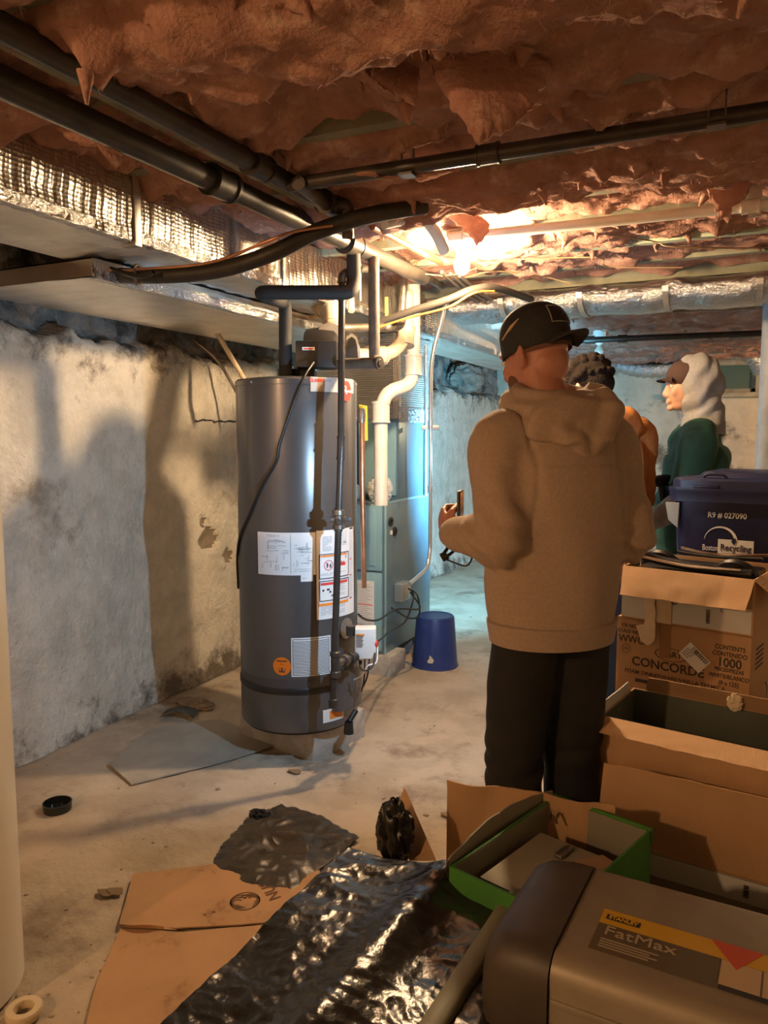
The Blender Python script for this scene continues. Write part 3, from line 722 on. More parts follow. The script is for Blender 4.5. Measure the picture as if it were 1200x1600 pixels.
# lined label and orange dot
lb = MB(); hpatch(lb, hphi(459), hphi(517), hz(1054), hz(994)); lab = obj('lined_label', lb, m_paper, wh, label='white label filled with fine black lines')
mb = MB(); ring_rect(mb, 461, 515, 996, 1052, .002)
for i in range(22):
    y = 1000 + i * 2.35; hpatch(mb, hphi(462), hphi(514), hz(y) - .0011, hz(y) + .0011, .0026, .0004)
obj('printed_lines', mb, m_ink, lab)['kind'] = 'stuff'
mb = MB(); ph = hphi(445); zc = hz(1038); mb.add([hp(ph, zc, .002)] + [hp(ph + .039 * math.cos(i * PI / 16) / HR, zc + .039 * math.sin(i * PI / 16), .002) for i in range(32)], [(0, i + 1, (i + 1) % 32 + 1) for i in range(32)])
lab = obj('orange_sticker', mb, M('bright_orange', (.85, .20, .01), None, rough=.5), wh, label='round orange sticker')
mb = MB(); hpatch(mb, ph - .085, ph + .085, zc + .020, zc + .0245, .0026, .0004); hpatch(mb, ph - .03, ph + .03, zc + .008, zc + .0095, .0026, .0004); hpatch(mb, ph - .05, ph + .05, zc - .026, zc - .021, .0026, .0004); hpatch(mb, ph - .012, ph + .012, zc - .02, zc - .006, .0026, .0004); hpatch(mb, ph - .05, ph - .042, zc - .022, zc - .008, .0026, .0004); hpatch(mb, ph + .042, ph + .05, zc - .022, zc - .008, .0026, .0004)
obj('sticker_print', mb, m_ink, lab)
lb = MB(); hpatch(lb, hphi(505), hphi(537), hz(1130), hz(1110)); lab = obj('small_label', lb, m_paper, wh, label='small white and orange label near the base')
mb = MB(); hpatch(mb, hphi(515), hphi(534), hz(1126), hz(1113), .0026, .0006); obj('orange_print', mb, m_orange, lab)
lb = MB(); hpatch(lb, hphi(491), hphi(556), hz(612), hz(589)); lab = obj('maker_label', lb, M('silver_label', (.5, .48, .45), None, rough=.4, metal=.3), wh, label='silver maker label with red oval badge')
mb = MB(); htext(mb, 'CLASSIC', .017, hphi(500), hz(594.5), bold=.0006)
ph = hphi(544); zc = hz(609); mb.add([hp(ph, zc, .0045)] + [hp(ph + .034 * math.cos(i * PI / 16) / HR, zc + .042 * math.sin(i * PI / 16), .0045) for i in range(32)], [(0, i + 1, (i + 1) % 32 + 1) for i in range(32)]); obj('red_badge', mb, m_red, lab)
mb = MB(); htext(mb, 'Rheem', .018, ph + .02, zc, .0052, bold=.0004); htext(mb, 'R', .052, ph - .05, zc + .002, .0052); obj('badge_lettering', mb, m_paper, lab)
mb = MB(); hpatch(mb, hphi(511), hphi(521), hz(595.5), hz(593.5), .0026, .0004); obj('maker_lettering', mb, m_inkg, lab)
# blower on top
bl = obj('blower_housing', MB().lathe(D(512, 545, 3.42), [(0, -.10), (.07, -.10), (.085, -.09), (.092, -.03), (.092, .03), (.085, .05), (0, .05)], 40, axis=Vector((CS, SN, 0))), m_black, wh)
mb = MB(); q = D(515, 522, 3.36); mb.lathe(q, [(0, -.004), (.052, -.004), (.056, 0), (.052, .004), (0, .004)], 36, axis=Vector((SN * .9 - .1, -CS * .9, .35))); obj('flange_disc', mb, m_strap, wh)
def hbox(px0, px1, py0, py1, dep, d, bev=.006):
    a = D(px0, py0, dep); b = D(px1, py1, dep); c = (a + b) / 2; w_ = (px1 - px0) / 1200 * dep; h_ = abs(a.z - b.z)
    m = Matrix.Translation(c) @ Matrix.Rotation(YAW, 4, 'Z')
    return MB().box(-w_ / 2, w_ / 2, 0, d, -h_ / 2, h_ / 2, bev, m)
cb = obj('control_box', hbox(462, 526, 532, 574, 3.24, .10), m_black, wh)
mb = MB(); q = D(482, 545, 3.235); P = Plane(q, (CS, SN, 0), (0, 0, 1)); P.rect(mb, -.026, .026, -.006, .007); obj('badge_plate', mb, m_paper, cb)
mb = MB(); P.rect(mb, -.020, .020, -.002, .003, .0012, .0004); obj('badge_lettering', mb, m_red, cb)
mb = MB(); a = D(550, 540, 3.36)
mb.M = Matrix.Translation(a) @ Matrix.Rotation(YAW, 4, 'Z')
prof = [(-.05, -.065), (.05, -.065), (.042, .0), (.028, .035), (0, .05), (-.028, .035), (-.042, 0)]
mb.slab([Vector((x * .75, -.02, z)) for x, z in prof], (0, 1, 0), .10); mb.M = None; obj('intake_hood', mb, m_strap, wh)
mb = MB(); mb.M = Matrix.Translation(a) @ Matrix.Rotation(YAW, 4, 'Z'); mb.slab([Vector((x * .75 * .72, -.024, z * .78 - .004)) for x, z in prof], (0, 1, 0), .004); mb.M = None; obj('intake_opening', mb, m_black, wh)
mb = MB(); mb.box(-.075, .085, -.06, .07, HT - .0, HT + .05, .01, Matrix.Translation((HC.x, HC.y, 0)) @ Matrix.Rotation(YAW, 4, 'Z')); obj('top_mount', mb, m_black, wh)
# gas valve, white
gv = obj('gas_valve', hbox(554, 588, 983, 1030, 3.10, .075, .008), m_white, wh)
mb = MB(); q = D(562, 995, 3.095); P = Plane(q, (CS, SN, 0), (0, 0, 1)); P.rect(mb, -.014, .02, .006, .012); obj('valve_orange_print', mb, m_orange, gv)
mb = MB()
for i in range(9): P.rect(mb, -.014, .016 - (i % 3) * .003, .001 - i * .0055, .0028 - i * .0055)
obj('valve_small_print', mb, m_ink, gv)
mb = MB(); q = D(588, 1006, 3.11); mb.ell(q, (.008, .012, .016), n=10, m=8); obj('red_button', mb, m_red, gv)
mb = MB(); q = D(560, 1035, 3.12); mb.lathe(hp(hphi(543), hz(990), -.001), [(0, .003), (.045, .003), (.045, .0), (0, 0)], 32, axis=(hrt * .8 - hdir * .6)); obj('igniter_plate', mb, m_strap, wh)
mb = MB(); q = D(548, 985, 3.14); mb.lathe(q, [(0, -.02), (.02, -.02), (.02, .02), (0, .02)], 20); obj('sight_cap', mb, m_iron, wh)
mb = MB(); mb.tube([D(590, 1010, 3.12), D(588, 1035, 3.08), D(575, 1040, 3.06), D(566, 1055, 3.08), D(553, 1062, 3.12)], .003, 8, smooth=6); obj('thin_white_tube', mb, m_white, wh)
mb = MB(); mb.tube([D(586, 1020, 3.09), D(583, 1040, 3.06), D(570, 1048, 3.05), D(562, 1040, 3.07)], .004, 8, smooth=6); obj('valve_cable', mb, m_cable, wh)
mb = MB(); mb.tube([D(570, 1030, 3.12), D(569, 1060, 3.1), D(565, 1080, 3.12)], .0035, 8, smooth=6); mb.tube([D(577, 1030, 3.12), D(574, 1056, 3.1), D(566, 1076, 3.12)], .0035, 8, smooth=6); obj('burner_wires', mb, m_cable, wh)
mb = MB(); a = math.asin(.7)
for i in range(9):
    ph = .55 + i * .085
mb.grid(lambda u, v: hp(.52 + .75 * u, hz(1113) + (hz(1050) - hz(1113)) * v, .012 + .035 * math.sin(PI * u) ** .4), 20, 3); mb.grid(lambda u, v: hp(.52 + .75 * u, hz(1113), (.012 + .035 * math.sin(PI * u) ** .4) * v), 20, 3); obj('burner_door', mb, m_tank, wh)
mb = MB(); mb.lathe(D(545, 1135, 3.16), [(0, -.03), (.022, -.03), (.018, .02), (0, .02)], 16); mb.cyl(D(545, 1128, 3.16), D(556, 1110, 3.2), .012); obj('drain_spigot', mb, m_black, wh)
mb = MB(); mb.tube([D(490, 566, 3.20), D(470, 600, 3.13), hp(hphi(447), hz(690), .006), hp(hphi(441), hz(720), .006), hp(hphi(420), hz(760), .006), hp(hphi(401), hz(805), .006), hp(hphi(386), hz(840), .006), hp(-1.45, hz(880), .006), hp(-1.62, hz(935), .006)], .0055, 10, smooth=10); obj('power_cord', mb, m_cable, wh, ang=60)
# block under it
bk = thing('concrete_block', 'square concrete block under the dark grey water heater', 'concrete block', (HC.x, HC.y, 0), 0)
mb = MB(); m_ = Matrix.Translation((HC.x, HC.y, 0)) @ Matrix.Rotation(math.radians(-16), 4, 'Z')
A = Z(374, 1151, 0); B = Z(489, 1191, 0); u_ = (B - A).normalized(); v_ = Vector((-u_.y, u_.x, 0))
m_ = Matrix.Translation(A) @ Matrix.Rotation(math.atan2(u_.y, u_.x), 4, 'Z'); Lb = (B - A).length
mb = MB(); mb.box(0, Lb, 0, .36, -.005, HB, .008, m_); obj('block', mb, m_block, bk)

# pipes of the heater
run('gas_pipe', 'long black gas pipe down the front of the water heater', [D(606, 415, 3.45), D(545, 424, 3.08), D(534, 430, 3.04), D(533, 700, 2.98), D(529, 812, 2.98), D(521, 1100, 2.98)], .0135, m_bpipe, bend=.03, fitmat=m_bpipe, fr=1.2, collars=())
g = thing('gas_cock', 'brass-grey gas cock with handle halfway down the black gas pipe', 'valve', D(529, 826, 2.98))
q = D(529, 812, 2.98); mb = MB(); mb.lathe(q - Vector((0, 0, .04)), [(.014, 0), (.024, .004), (.024, .02), (.017, .026), (.022, .04), (.017, .055), (.024, .06), (.024, .078), (.014, .082)], 12); mb.cyl(q - Vector((CS, SN, 0)) * .03, q + Vector((CS, SN, 0)) * .028, .014, 12); obj('body', mb, m_steel, g)
mb = MB(); mb.box(.015, .05, -.022, -.014, -.006, .010, .002, Matrix.Translation(q) @ Matrix.Rotation(YAW, 4, 'Z')); mb.cyl(q, q + Vector((SN, -CS, 0)) * .026, .008, 10); obj('handle', mb, m_iron, g)
q = D(524, 1038, 2.98); g = thing('gas_tee', 'black iron tee and union linking the gas pipe to the white valve', 'fitting', q - Vector((0, 0, .05)))
mb = MB(); mb.lathe(q, [(.016, -.055), (.022, -.05), (.022, -.03), (.018, -.025), (.018, .03), (.022, .035), (.022, .05), (.016, .055)], 18); obj('tee', mb, m_iron, g)
mb = MB(); mb.cyl(q, D(545, 1030, 3.05), .015, 16); mb.cyl(D(536, 1033, 3.02), D(541, 1031, 3.04), .024, 10); obj('nipple', mb, m_steel, g)
mb = MB(); mb.cyl(D(543, 1031, 3.045), D(556, 1026, 3.09), .019, 14); mb.cyl(D(546, 1030, 3.055), D(549, 1029, 3.065), .026, 8); obj('union', mb, m_iron, g)
q = D(521, 1100, 2.98); mb = MB(); mb.lathe(q, [(0, -.012), (.018, -.012), (.02, -.004), (.02, .02), (.014, .024)], 16); obj('drip_cap', mb, m_iron, g)
run('insulated_pipe', 'black foam insulated water pipe rising from the heater and turning to the ceiling', [D(446, 590, 3.28), D(446, 474, 3.28), D(404, 457, 3.02), D(549, 457, 3.02), D(553, 440, 3.05), D(552, 372, 3.05), D(552, 350, 3.05)], .0275, m_foam, bend=.04, fit=False)
run('insulated_pipe', 'dark insulated vertical pipe just right of the gas pipe', [D(530, 569, 3.22), D(590, 567, 3.10), D(585, 560, 3.12), D(584, 425, 3.14), D(584, 405, 3.16)], .0225, M('brown_foam', (.10, .08, .06), (.06, .05, .04), 20, .75), bend=.02, fit=False)
mb = MB(); q = D(590, 567, 3.10); v_ = (q - D(530, 569, 3.22)).normalized(); mb.cyl(q, q + v_ * .012, .026, 18); mb.cyl(q + v_ * .004, q + v_ * .016, .013, 14); solo('pipe_cap', mb, m_iron, 'round black end cap on the horizontal insulated pipe above the heater', 'pipe cap')
run('steel_pipe', 'shiny steel pipe slanting down from ceiling to the gas elbow', [D(545, 368, 3.0), D(606, 411, 3.42)], .0165, m_steel, fit=False, collars=((0, .9), (0, .08)))
run('steel_pipe', 'long steel pipe with a tee, slanting along the ceiling above the heater', [D(556, 362, 3.3), D(632, 412, 3.75), D(690, 447, 4.2)], .019, m_steel, fit=False, collars=((0, .97),))
run('steel_pipe', 'vertical steel pipe with elbow left of the white plenum pipe', [D(632, 412, 3.75), D(627, 508, 3.72), D(600, 511, 3.6), D(533, 513, 3.4)], .0185, m_steel, bend=.05, fr=1.2, collars=((1, .4),))
run('steel_pipe', 'thin pale pipe dropping from the ceiling behind the foam insulated pipe', [D(562, 356, 3.22), D(562, 470, 3.22)], .006, m_pvct, fit=False)
v = thing('ball_valve', 'ball valve with bright yellow lever on the steel pipe', 'valve', D(604, 512, 3.58))
mb = MB(); q = D(604, 511, 3.6); mb.ell(q, (.025, .025, .025), n=16, m=10); mb.cyl(q, q + Vector((0, 0, .04)), .008, 10); obj('body', mb, m_steel, v)
mb = MB(); mb.box(-.007, .007, -.004, .004, .03, .135, .003, Matrix.Translation(q) @ Matrix.Rotation(YAW, 4, 'Z')); obj('lever', mb, m_yellow, v)
# white vent pipes
run('vent_pipe', 'tan upper vent pipe between foil duct and blower', [D(492, 378, 3.75), D(492, 462, 3.75), D(499, 480, 3.7), D(519, 486, 3.55), D(520, 520, 3.5), D(520, 540, 3.48)], .036, m_pvct, bend=.05, fr=1.12, collars=((0, .75), (3, .25)))
run('vent_pipe', 'short angled white pipe stub behind the gas pipe', [D(516, 375, 3.9), D(536, 430, 3.8), D(548, 462, 3.65), D(549, 486, 3.6)], .015, m_pvc, bend=.03, fit=False)
run('vent_pipe', 'white horizontal pipe with curved elbow behind the insulated pipe', [D(540, 556, 3.62), D(592, 556, 3.75), D(612, 552, 3.85), D(634, 530, 3.92), D(636, 500, 3.95), D(636, 455, 3.95)], .034, m_pvct, bend=.11, fit=False, collars=((0, .9), (3, .15)))
run('vent_pipe', 'white pipe with S-bend running down to the furnace top', [D(646, 440, 4.25), D(646, 574, 4.18), D(642, 600, 4.16), D(604, 613, 4.12), D(595, 640, 4.1), D(595, 790, 4.07)], .037, m_pvc, bend=.11, fit=False, collars=((0, .985), (4, .03)))
run('white_drain', 'slim off-white pipe angling down behind heater to the wall', [D(520, 492, 3.9), D(420, 500, 4.0), D(333, 511, 4.1), D(344, 528, 4.12), D(380, 590, 4.0), D(392, 610, 4.0)], .013, m_pvct, bend=.03, fit=False)
run('steel_pipe', 'thin dull pipe leaning from wall top behind the heater', [D(300, 530, 4.35), D(340, 560, 4.35), D(385, 640, 4.3)], .009, m_steel, bend=.1, fit=False)
cp = run('copper_pipe', 'straight copper discharge pipe standing at the right side of the heater', [D(566, 640, 3.22), D(566, 760, 3.2), D(569, 918, 3.2)], .0105, m_copper, fit=False)
mb = MB(); q = D(565, 650, 3.22); mb.lathe(q, [(0, -.03), (.014, -.03), (.017, 0), (.014, .03), (0, .034)], 14); obj('brass_fitting', mb, m_steel, cp)
mb = MB(); mb.slab([D(561, 632, 3.25), D(574, 634, 3.25), D(575, 688, 3.25), D(567, 690, 3.25)], (-SN, CS, 0), .002); solo('yellow_tag', mb, m_yellow, 'yellow plastic tag hanging on top of the copper discharge pipe', 'tag')

# ------------------------------------------------------------------ furnace
m_furn = M('furnace_paint_lit', (.34, .60, .70), (.30, .55, .65), 3, .35, .3, bump=.05, bscale=30)  # torch light on the front put into the paint, brighter than the side
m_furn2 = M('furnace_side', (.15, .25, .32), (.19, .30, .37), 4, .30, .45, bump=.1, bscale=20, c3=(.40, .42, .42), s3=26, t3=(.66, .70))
FX1 = -1.875; FX0 = -2.42; FY0 = 3.955; FY1 = 4.66; FB = .125; CY0 = 4.14
fu = thing('furnace', 'tall blue-grey gas furnace cabinet standing on concrete blocks behind the heater', 'furnace', ((FX0 + FX1) / 2, (FY0 + FY1) / 2, FB))
ztop = AX(606, 785, FX1).z; zc2 = AX(640, 655, FX1).z
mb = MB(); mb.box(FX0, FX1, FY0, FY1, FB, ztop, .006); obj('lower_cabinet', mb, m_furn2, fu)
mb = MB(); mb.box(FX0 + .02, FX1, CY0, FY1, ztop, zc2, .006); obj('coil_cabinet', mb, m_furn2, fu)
zd = AY(585, 893, FY0).z
for nm, z0, z1, b in (('upper_door', zd + .006, ztop - .01, .012), ('lower_door', FB + .02, zd - .004, .012)):
    mb = MB(); mb.box(FX0 + .01, FX1 - .012, FY0 - .018, FY0 + .004, z0, z1, b); dd = obj(nm, mb, m_furn, fu)
    mb = MB(); mb.box(FX0 + .05, FX1 - .05, FY0 - .024, FY0 - .016, z0 + .03, z1 - .03, .004); obj('embossed_panel', mb, m_furn, dd)
    if nm == 'lower_door': ld = dd
mb = MB(); mb.box(FX0 + .04, -2.16, CY0 - .012, CY0 + .002, ztop + .03, zc2 - .02, .004); obj('coil_door', mb, m_furn, fu)
mb = MB(); mb.box(-2.13, FX1 - .01, CY0 - .012, CY0 + .002, ztop + .03, zc2 - .02, .004); obj('coil_door', mb, m_furn, fu)
mb = MB(); mb.box(-2.155, -2.135, CY0 - .006, CY0 + .001, ztop + .01, zc2 - .01); obj('dark_gap', mb, m_ink, fu)
# furnace labels
P = Plane((FX1 - .055, FY0 - .0245, 0), (1, 0, 0), (0, 0, 1))
za, zb = AY(585, 907, FY0).z, AY(585, 975, FY0).z
mb = MB(); P.rect(mb, -.17, -.0, zb, za); lab = obj('furnace_label', mb, m_paper, ld)
mb = MB()
for i in range(22):
    z = zb + (za - zb) * (i + .6) / 24
    if i == 10: continue
    P.rect(mb, -.16, -.012 - (i * 37 % 5) * .008, z, z + .0022, .001)
obj('furnace_small_print', mb, m_inkg, ld)['kind'] = 'stuff'
mb = MB(); z = zb + (za - zb) * 10.6 / 24; P.rect(mb, -.16, -.01, z, z + .005, .001); P.rect(mb, -.16, -.01, zb - .018, zb - .006, .001); obj('furnace_red_line', mb, m_red, ld)
zc, zd_ = AY(585, 982, FY0).z, AY(585, 1022, FY0).z
mb = MB(); P.rect(mb, -.17, .0, zd_, zc); obj('furnace_rating_plate', mb, m_paper, ld)
mb = MB(); P.rect(mb, -.155, -.012, zd_ + .08, zc - .01, .001); P.rect(mb, -.05, -.012, zd_ + .01, zd_ + .06, .001); P.rect(mb, -.155, -.07, zd_ + .01, zd_ + .06, .001); obj('furnace_dark_print', mb, m_ink, ld)
mb = MB(); P.rect(mb, -.15, -.09, zd_ + .10, zc - .02, .0018); obj('furnace_red_print', mb, m_red, ld)
# grommets on the side
for px, py in ((610, 815), (616, 830)):
    q = AX(px, py, FX1); mb = MB(); mb.lathe(q, [(.012, 0), (.026, 0), (.028, .008), (.018, .010), (.012, .004)], 24, axis=Vector((1, 0, 0)), cap=False); mb.lathe(q, [(0, .001), (.014, .001)], 20, axis=Vector((1, 0, 0)), cap=False); obj('grommet', mb, m_black, fu)
q = AX(612, 832, FX1); mb = MB(); mb.box(FX1, FX1 + .002, q.y - .02, q.y + .01, q.z - .012, q.z + .012); obj('side_sticker', mb, m_paper, fu)
mb = MB(); mb.box(FX1, FX1 + .004, FY0 - .002, FY0 + .02, FB, ztop, .001); mb.box(FX1, FX1 + .003, FY0, FY1, ztop - .006, ztop + .006); obj('corner_trim', mb, m_furn, fu)
mb = MB(); mb.cyl(Vector((FX1 + .012, FY1 - .12, ztop + .0)), Vector((FX1 + .012, FY1 - .12, 1.96)), .008, 12); obj('side_rod', mb, m_strap, fu)
# foil plenum above
pl = thing('foil_plenum', 'foil-wrapped plenum box between the furnace top and the duct', 'duct', ((FX0 + FX1) / 2, (CY0 + FY1) / 2, zc2))
zp1 = 1.995
for nm, fn in (('front_panel', lambda u, v: Vector((FX0 + (FX1 - FX0) * u, CY0 + .0 + .006 * fb((u * 3, v * 3, 3), 2, 3), zc2 + (zp1 - zc2) * v))),
               ('side_panel', lambda u, v: Vector((FX1 + .006 * fb((u * 3, v * 3, 5), 2, 3), CY0 + (FY1 - CY0) * u, zc2 + (zp1 - zc2) * v))),
               ('side_panel', lambda u, v: Vector((FX0, CY0 + (FY1 - CY0) * u, zc2 + (zp1 - zc2) * v))),
               ('back_panel', lambda u, v: Vector((FX0 + (FX1 - FX0) * u, FY1, zc2 + (zp1 - zc2) * v)))):
    mb = MB(); mb.grid(fn, 40, 40); obj(nm, mb, M('plenum_foil', (.82, .80, .76), (.70, .68, .64), 6, .42, 1, bump=.7, bscale=24, bdist=.008, kind='wavez'), pl, ang=70)
mb = MB(); mb.grid(lambda u, v: Vector((FX1 + .006 + .006 * fb((u * 30, v * 9, 5), 1, 3), CY0 - .01 + (FY1 - CY0 + .02) * u, zc2 - .02 + .09 * v)), 60, 10); obj('foil_tape', mb, m_foils, pl, ang=70)
mb = MB(); mb.grid(lambda u, v: Vector((FX1 - .03 + .034 * min(1, 2 * v), CY0 - .004 + .034 * max(0, 2 * v - 1) , zc2 + (zp1 - zc2) * u)), 60, 7); obj('edge_tape', mb, m_foil, pl, ang=70)
# blocks under the furnace
for i, (y0, y1, lab) in enumerate(((3.93, 4.14, 'grey cinder block under the front edge of the furnace'), (4.45, 4.66, 'grey cinder block under the rear edge of the furnace'))):
    for j, (x0, x1) in enumerate(((-2.44, -2.09), (-2.08, FX1 + .055 * (1 - i)))):
        mb = MB(); mb.box(x0, x1, y0, y1, -.003, FB, .008); solo('cinder_block', mb, m_block, lab + (', left one' if j == 0 else ', right one at the bucket'), 'concrete block', 'cinder blocks under the furnace')
# junction box, conduit, cables on the furnace side
q = AX(626, 921, FX1)
jb = thing('junction_box', 'small grey metal switch box on the furnace side above the bucket', 'electrical box', (FX1 + .03, q.y, q.z - .05))
mb = MB(); mb.box(FX1 + .001, FX1 + .055, q.y - .10, q.y + .03, q.z - .055, q.z + .055, .008); obj('box', mb, M('zinc_box', (.55, .6, .62), None, rough=.3, metal=.8), jb)
mb = MB(); mb.box(FX1 + .055, FX1 + .06, q.y - .085, q.y - .01, q.z - .045, q.z + .045, .003); mb.box(FX1 + .02, FX1 + .05, q.y + .03, q.y + .045, q.z - .03, q.z + .03, .003); obj('cover', mb, m_strap, jb)
cq = run('steel_conduit', 'thin bright steel conduit running down beside the furnace to the switch box', [D(775, 445, 4.6), D(697, 470, 4.62), D(690, 500, 4.62), D(673, 562, 4.62), D(672, 860, 4.66), D(668, 888, 4.62), D(640, 912, 4.45)], .0125, M('bright_conduit', (.75, .78, .80), None, rough=.22, metal=.7), bend=.12, fit=False, collars=((3, .33), (3, .67)))
mb = MB(); q2 = D(672, 668, 4.66); mb.box(-.055, .055, -.012, .0, -.014, .014, .003, Matrix.Translation(q2) @ Matrix.Rotation(YAW, 4, 'Z')); obj('clamp', mb, m_strap, cq)
for i, pts in enumerate(([D(641, 925, 4.33), D(655, 945, 4.25), D(652, 952, 4.2), D(620, 952, 4.0), D(592, 968, 3.7), D(572, 968, 3.4), D(560, 960, 3.3)],
                         [D(643, 922, 4.33), D(646, 935, 4.25), D(634, 970, 4.2), D(612, 985, 3.9), D(588, 1004, 3.3), D(578, 1010, 3.15)],
                         [D(638, 920, 4.33), D(652, 930, 4.28), D(655, 960, 4.28), D(640, 966, 4.25), D(620, 955, 4.1), D(612, 950, 4.0)])):
    mb = MB(); mb.tube(pts, .005, 8, smooth=8)
    solo('power_cable', mb, m_cable, ('black cable looping from the switch box to the heater front', 'black cable running from the switch box to the white gas valve', 'loose black cable loop hanging under the switch box')[i], 'cable', ang=60)
# crumpled white plastic on the furnace
def crumple(name, label, cat, c, r, mat, seed=1, n=48, m=32, amp=.35, R=None, sc=3.0, group=None):
    mb = MB(); c = Vector(c)
    mb.ell((0, 0, 0), (1, 1, 1), n=n, m=m); out = []
    for v in mb.v:
        d = 1 + amp * (1 - abs(fb(v + Vector((seed, 0, 0)), sc, 2)) * 2.2) * .6 - amp * .3 + .05 * amp * fb(v, 9, 2)
        q = Vector((v.x * r[0], v.y * r[1], v.z * r[2])) * d
        if R is not None: q = R @ q
        out.append(c + q)
    mb.v = out; return solo(name, mb, mat, label, cat, group, ang=40)
crumple('plastic_wrap', 'crumpled clear-white plastic sheet lying on top of the furnace', 'plastic wrap', Vector((-1.95, 4.05, ztop + .07)), (.075, .06, .085), M('milky_plastic', (.85, .88, .88), None, rough=.25, transl=.3), 3)
crumple('plastic_wrap', 'flat white plastic scrap on the furnace left of the vent pipe', 'plastic wrap', Vector((-2.17, 4.05, ztop + .05)), (.09, .06, .06), M('milky_plastic', (.85, .88, .88)), 5)
# bucket upside down
bq = Z(670, 1047, 0); bq = bq + Vector((0, .10, 0)); mbk = M('blue_plastic', (.015, .035, .17), (.02, .045, .20), 12, .38, c3=(.30, .36, .42), s3=9, t3=(.66, .72))
bk = thing('blue_bucket', 'dark blue plastic bucket turned upside down beside the furnace', 'bucket', (bq.x, bq.y, 0))
H_ = .315
mb = MB(); mb.lathe((bq.x, bq.y, 0), [(.128, 0), (.141, 0), (.143, .012), (.137, .016), (.116, H_ - .015), (.111, H_ - .003), (.105, H_), (.10, H_ - .004), (.06, H_ - .006), (0, H_ - .006)], 56); obj('body', mb, mbk, bk)
mb = MB(); vd = Vector((SN, -CS, 0)); q = Vector((bq.x, bq.y, .075)) + Matrix.Rotation(.25, 3, 'Z').inverted() @ vd * .1345 ; mb.slab([q + Vector((CS * x, SN * x, z)) for x, z in ((-.018, -.02), (.01, -.022), (.018, -.004), (.002, .018), (-.008, .028), (-.01, .004), (-.022, -.006))], vd, .002); obj('paint_splash', mb, M('dried_paint', (.55, .55, .38), None, rough=.8), bk)
q = Z(703, 1042, .02); mb = MB(); mb.tube([q + Vector((-.11, .10, .03)), q + Vector((.01, 0, -.005))], .011, 10); solo('broom_stick', mb, m_pvct, 'short pale stick end poking out behind the blue bucket', 'stick')
# ------------------------------------------------------------------ cardboard boxes on the right
m_card = M('cardboard', (.50, .31, .165), (.45, .275, .14), 3, .82, bump=.12, bscale=60, kind='wavex')
m_cardd = M('cardboard_dark_and_shaded', (.36, .22, .12), (.32, .19, .10), 3, .85)  # dark carton and paper, also shade painted on a box's back flap
m_cardl = M('cardboard_lit', (.66, .43, .25), (.60, .38, .21), 4, .8, bump=.12, bscale=55, kind='wavex', bdist=.002)  # paler copy: light falling on the flaps put into the cardboard colour
m_cardw = M('cardboard_white', (.62, .62, .60), (.56, .56, .54), 5, .7)
m_edge = M('cardboard_edge', (.72, .55, .36), None, rough=.9)
m_inkb = M('box_ink', (.06, .045, .035), None, rough=.8)
def frm(p, q):
    """box frame from the left and right front rim points: yaw and width"""
    d = Vector((q.x - p.x, q.y - p.y)); return math.atan2(d.y, d.x), d.length
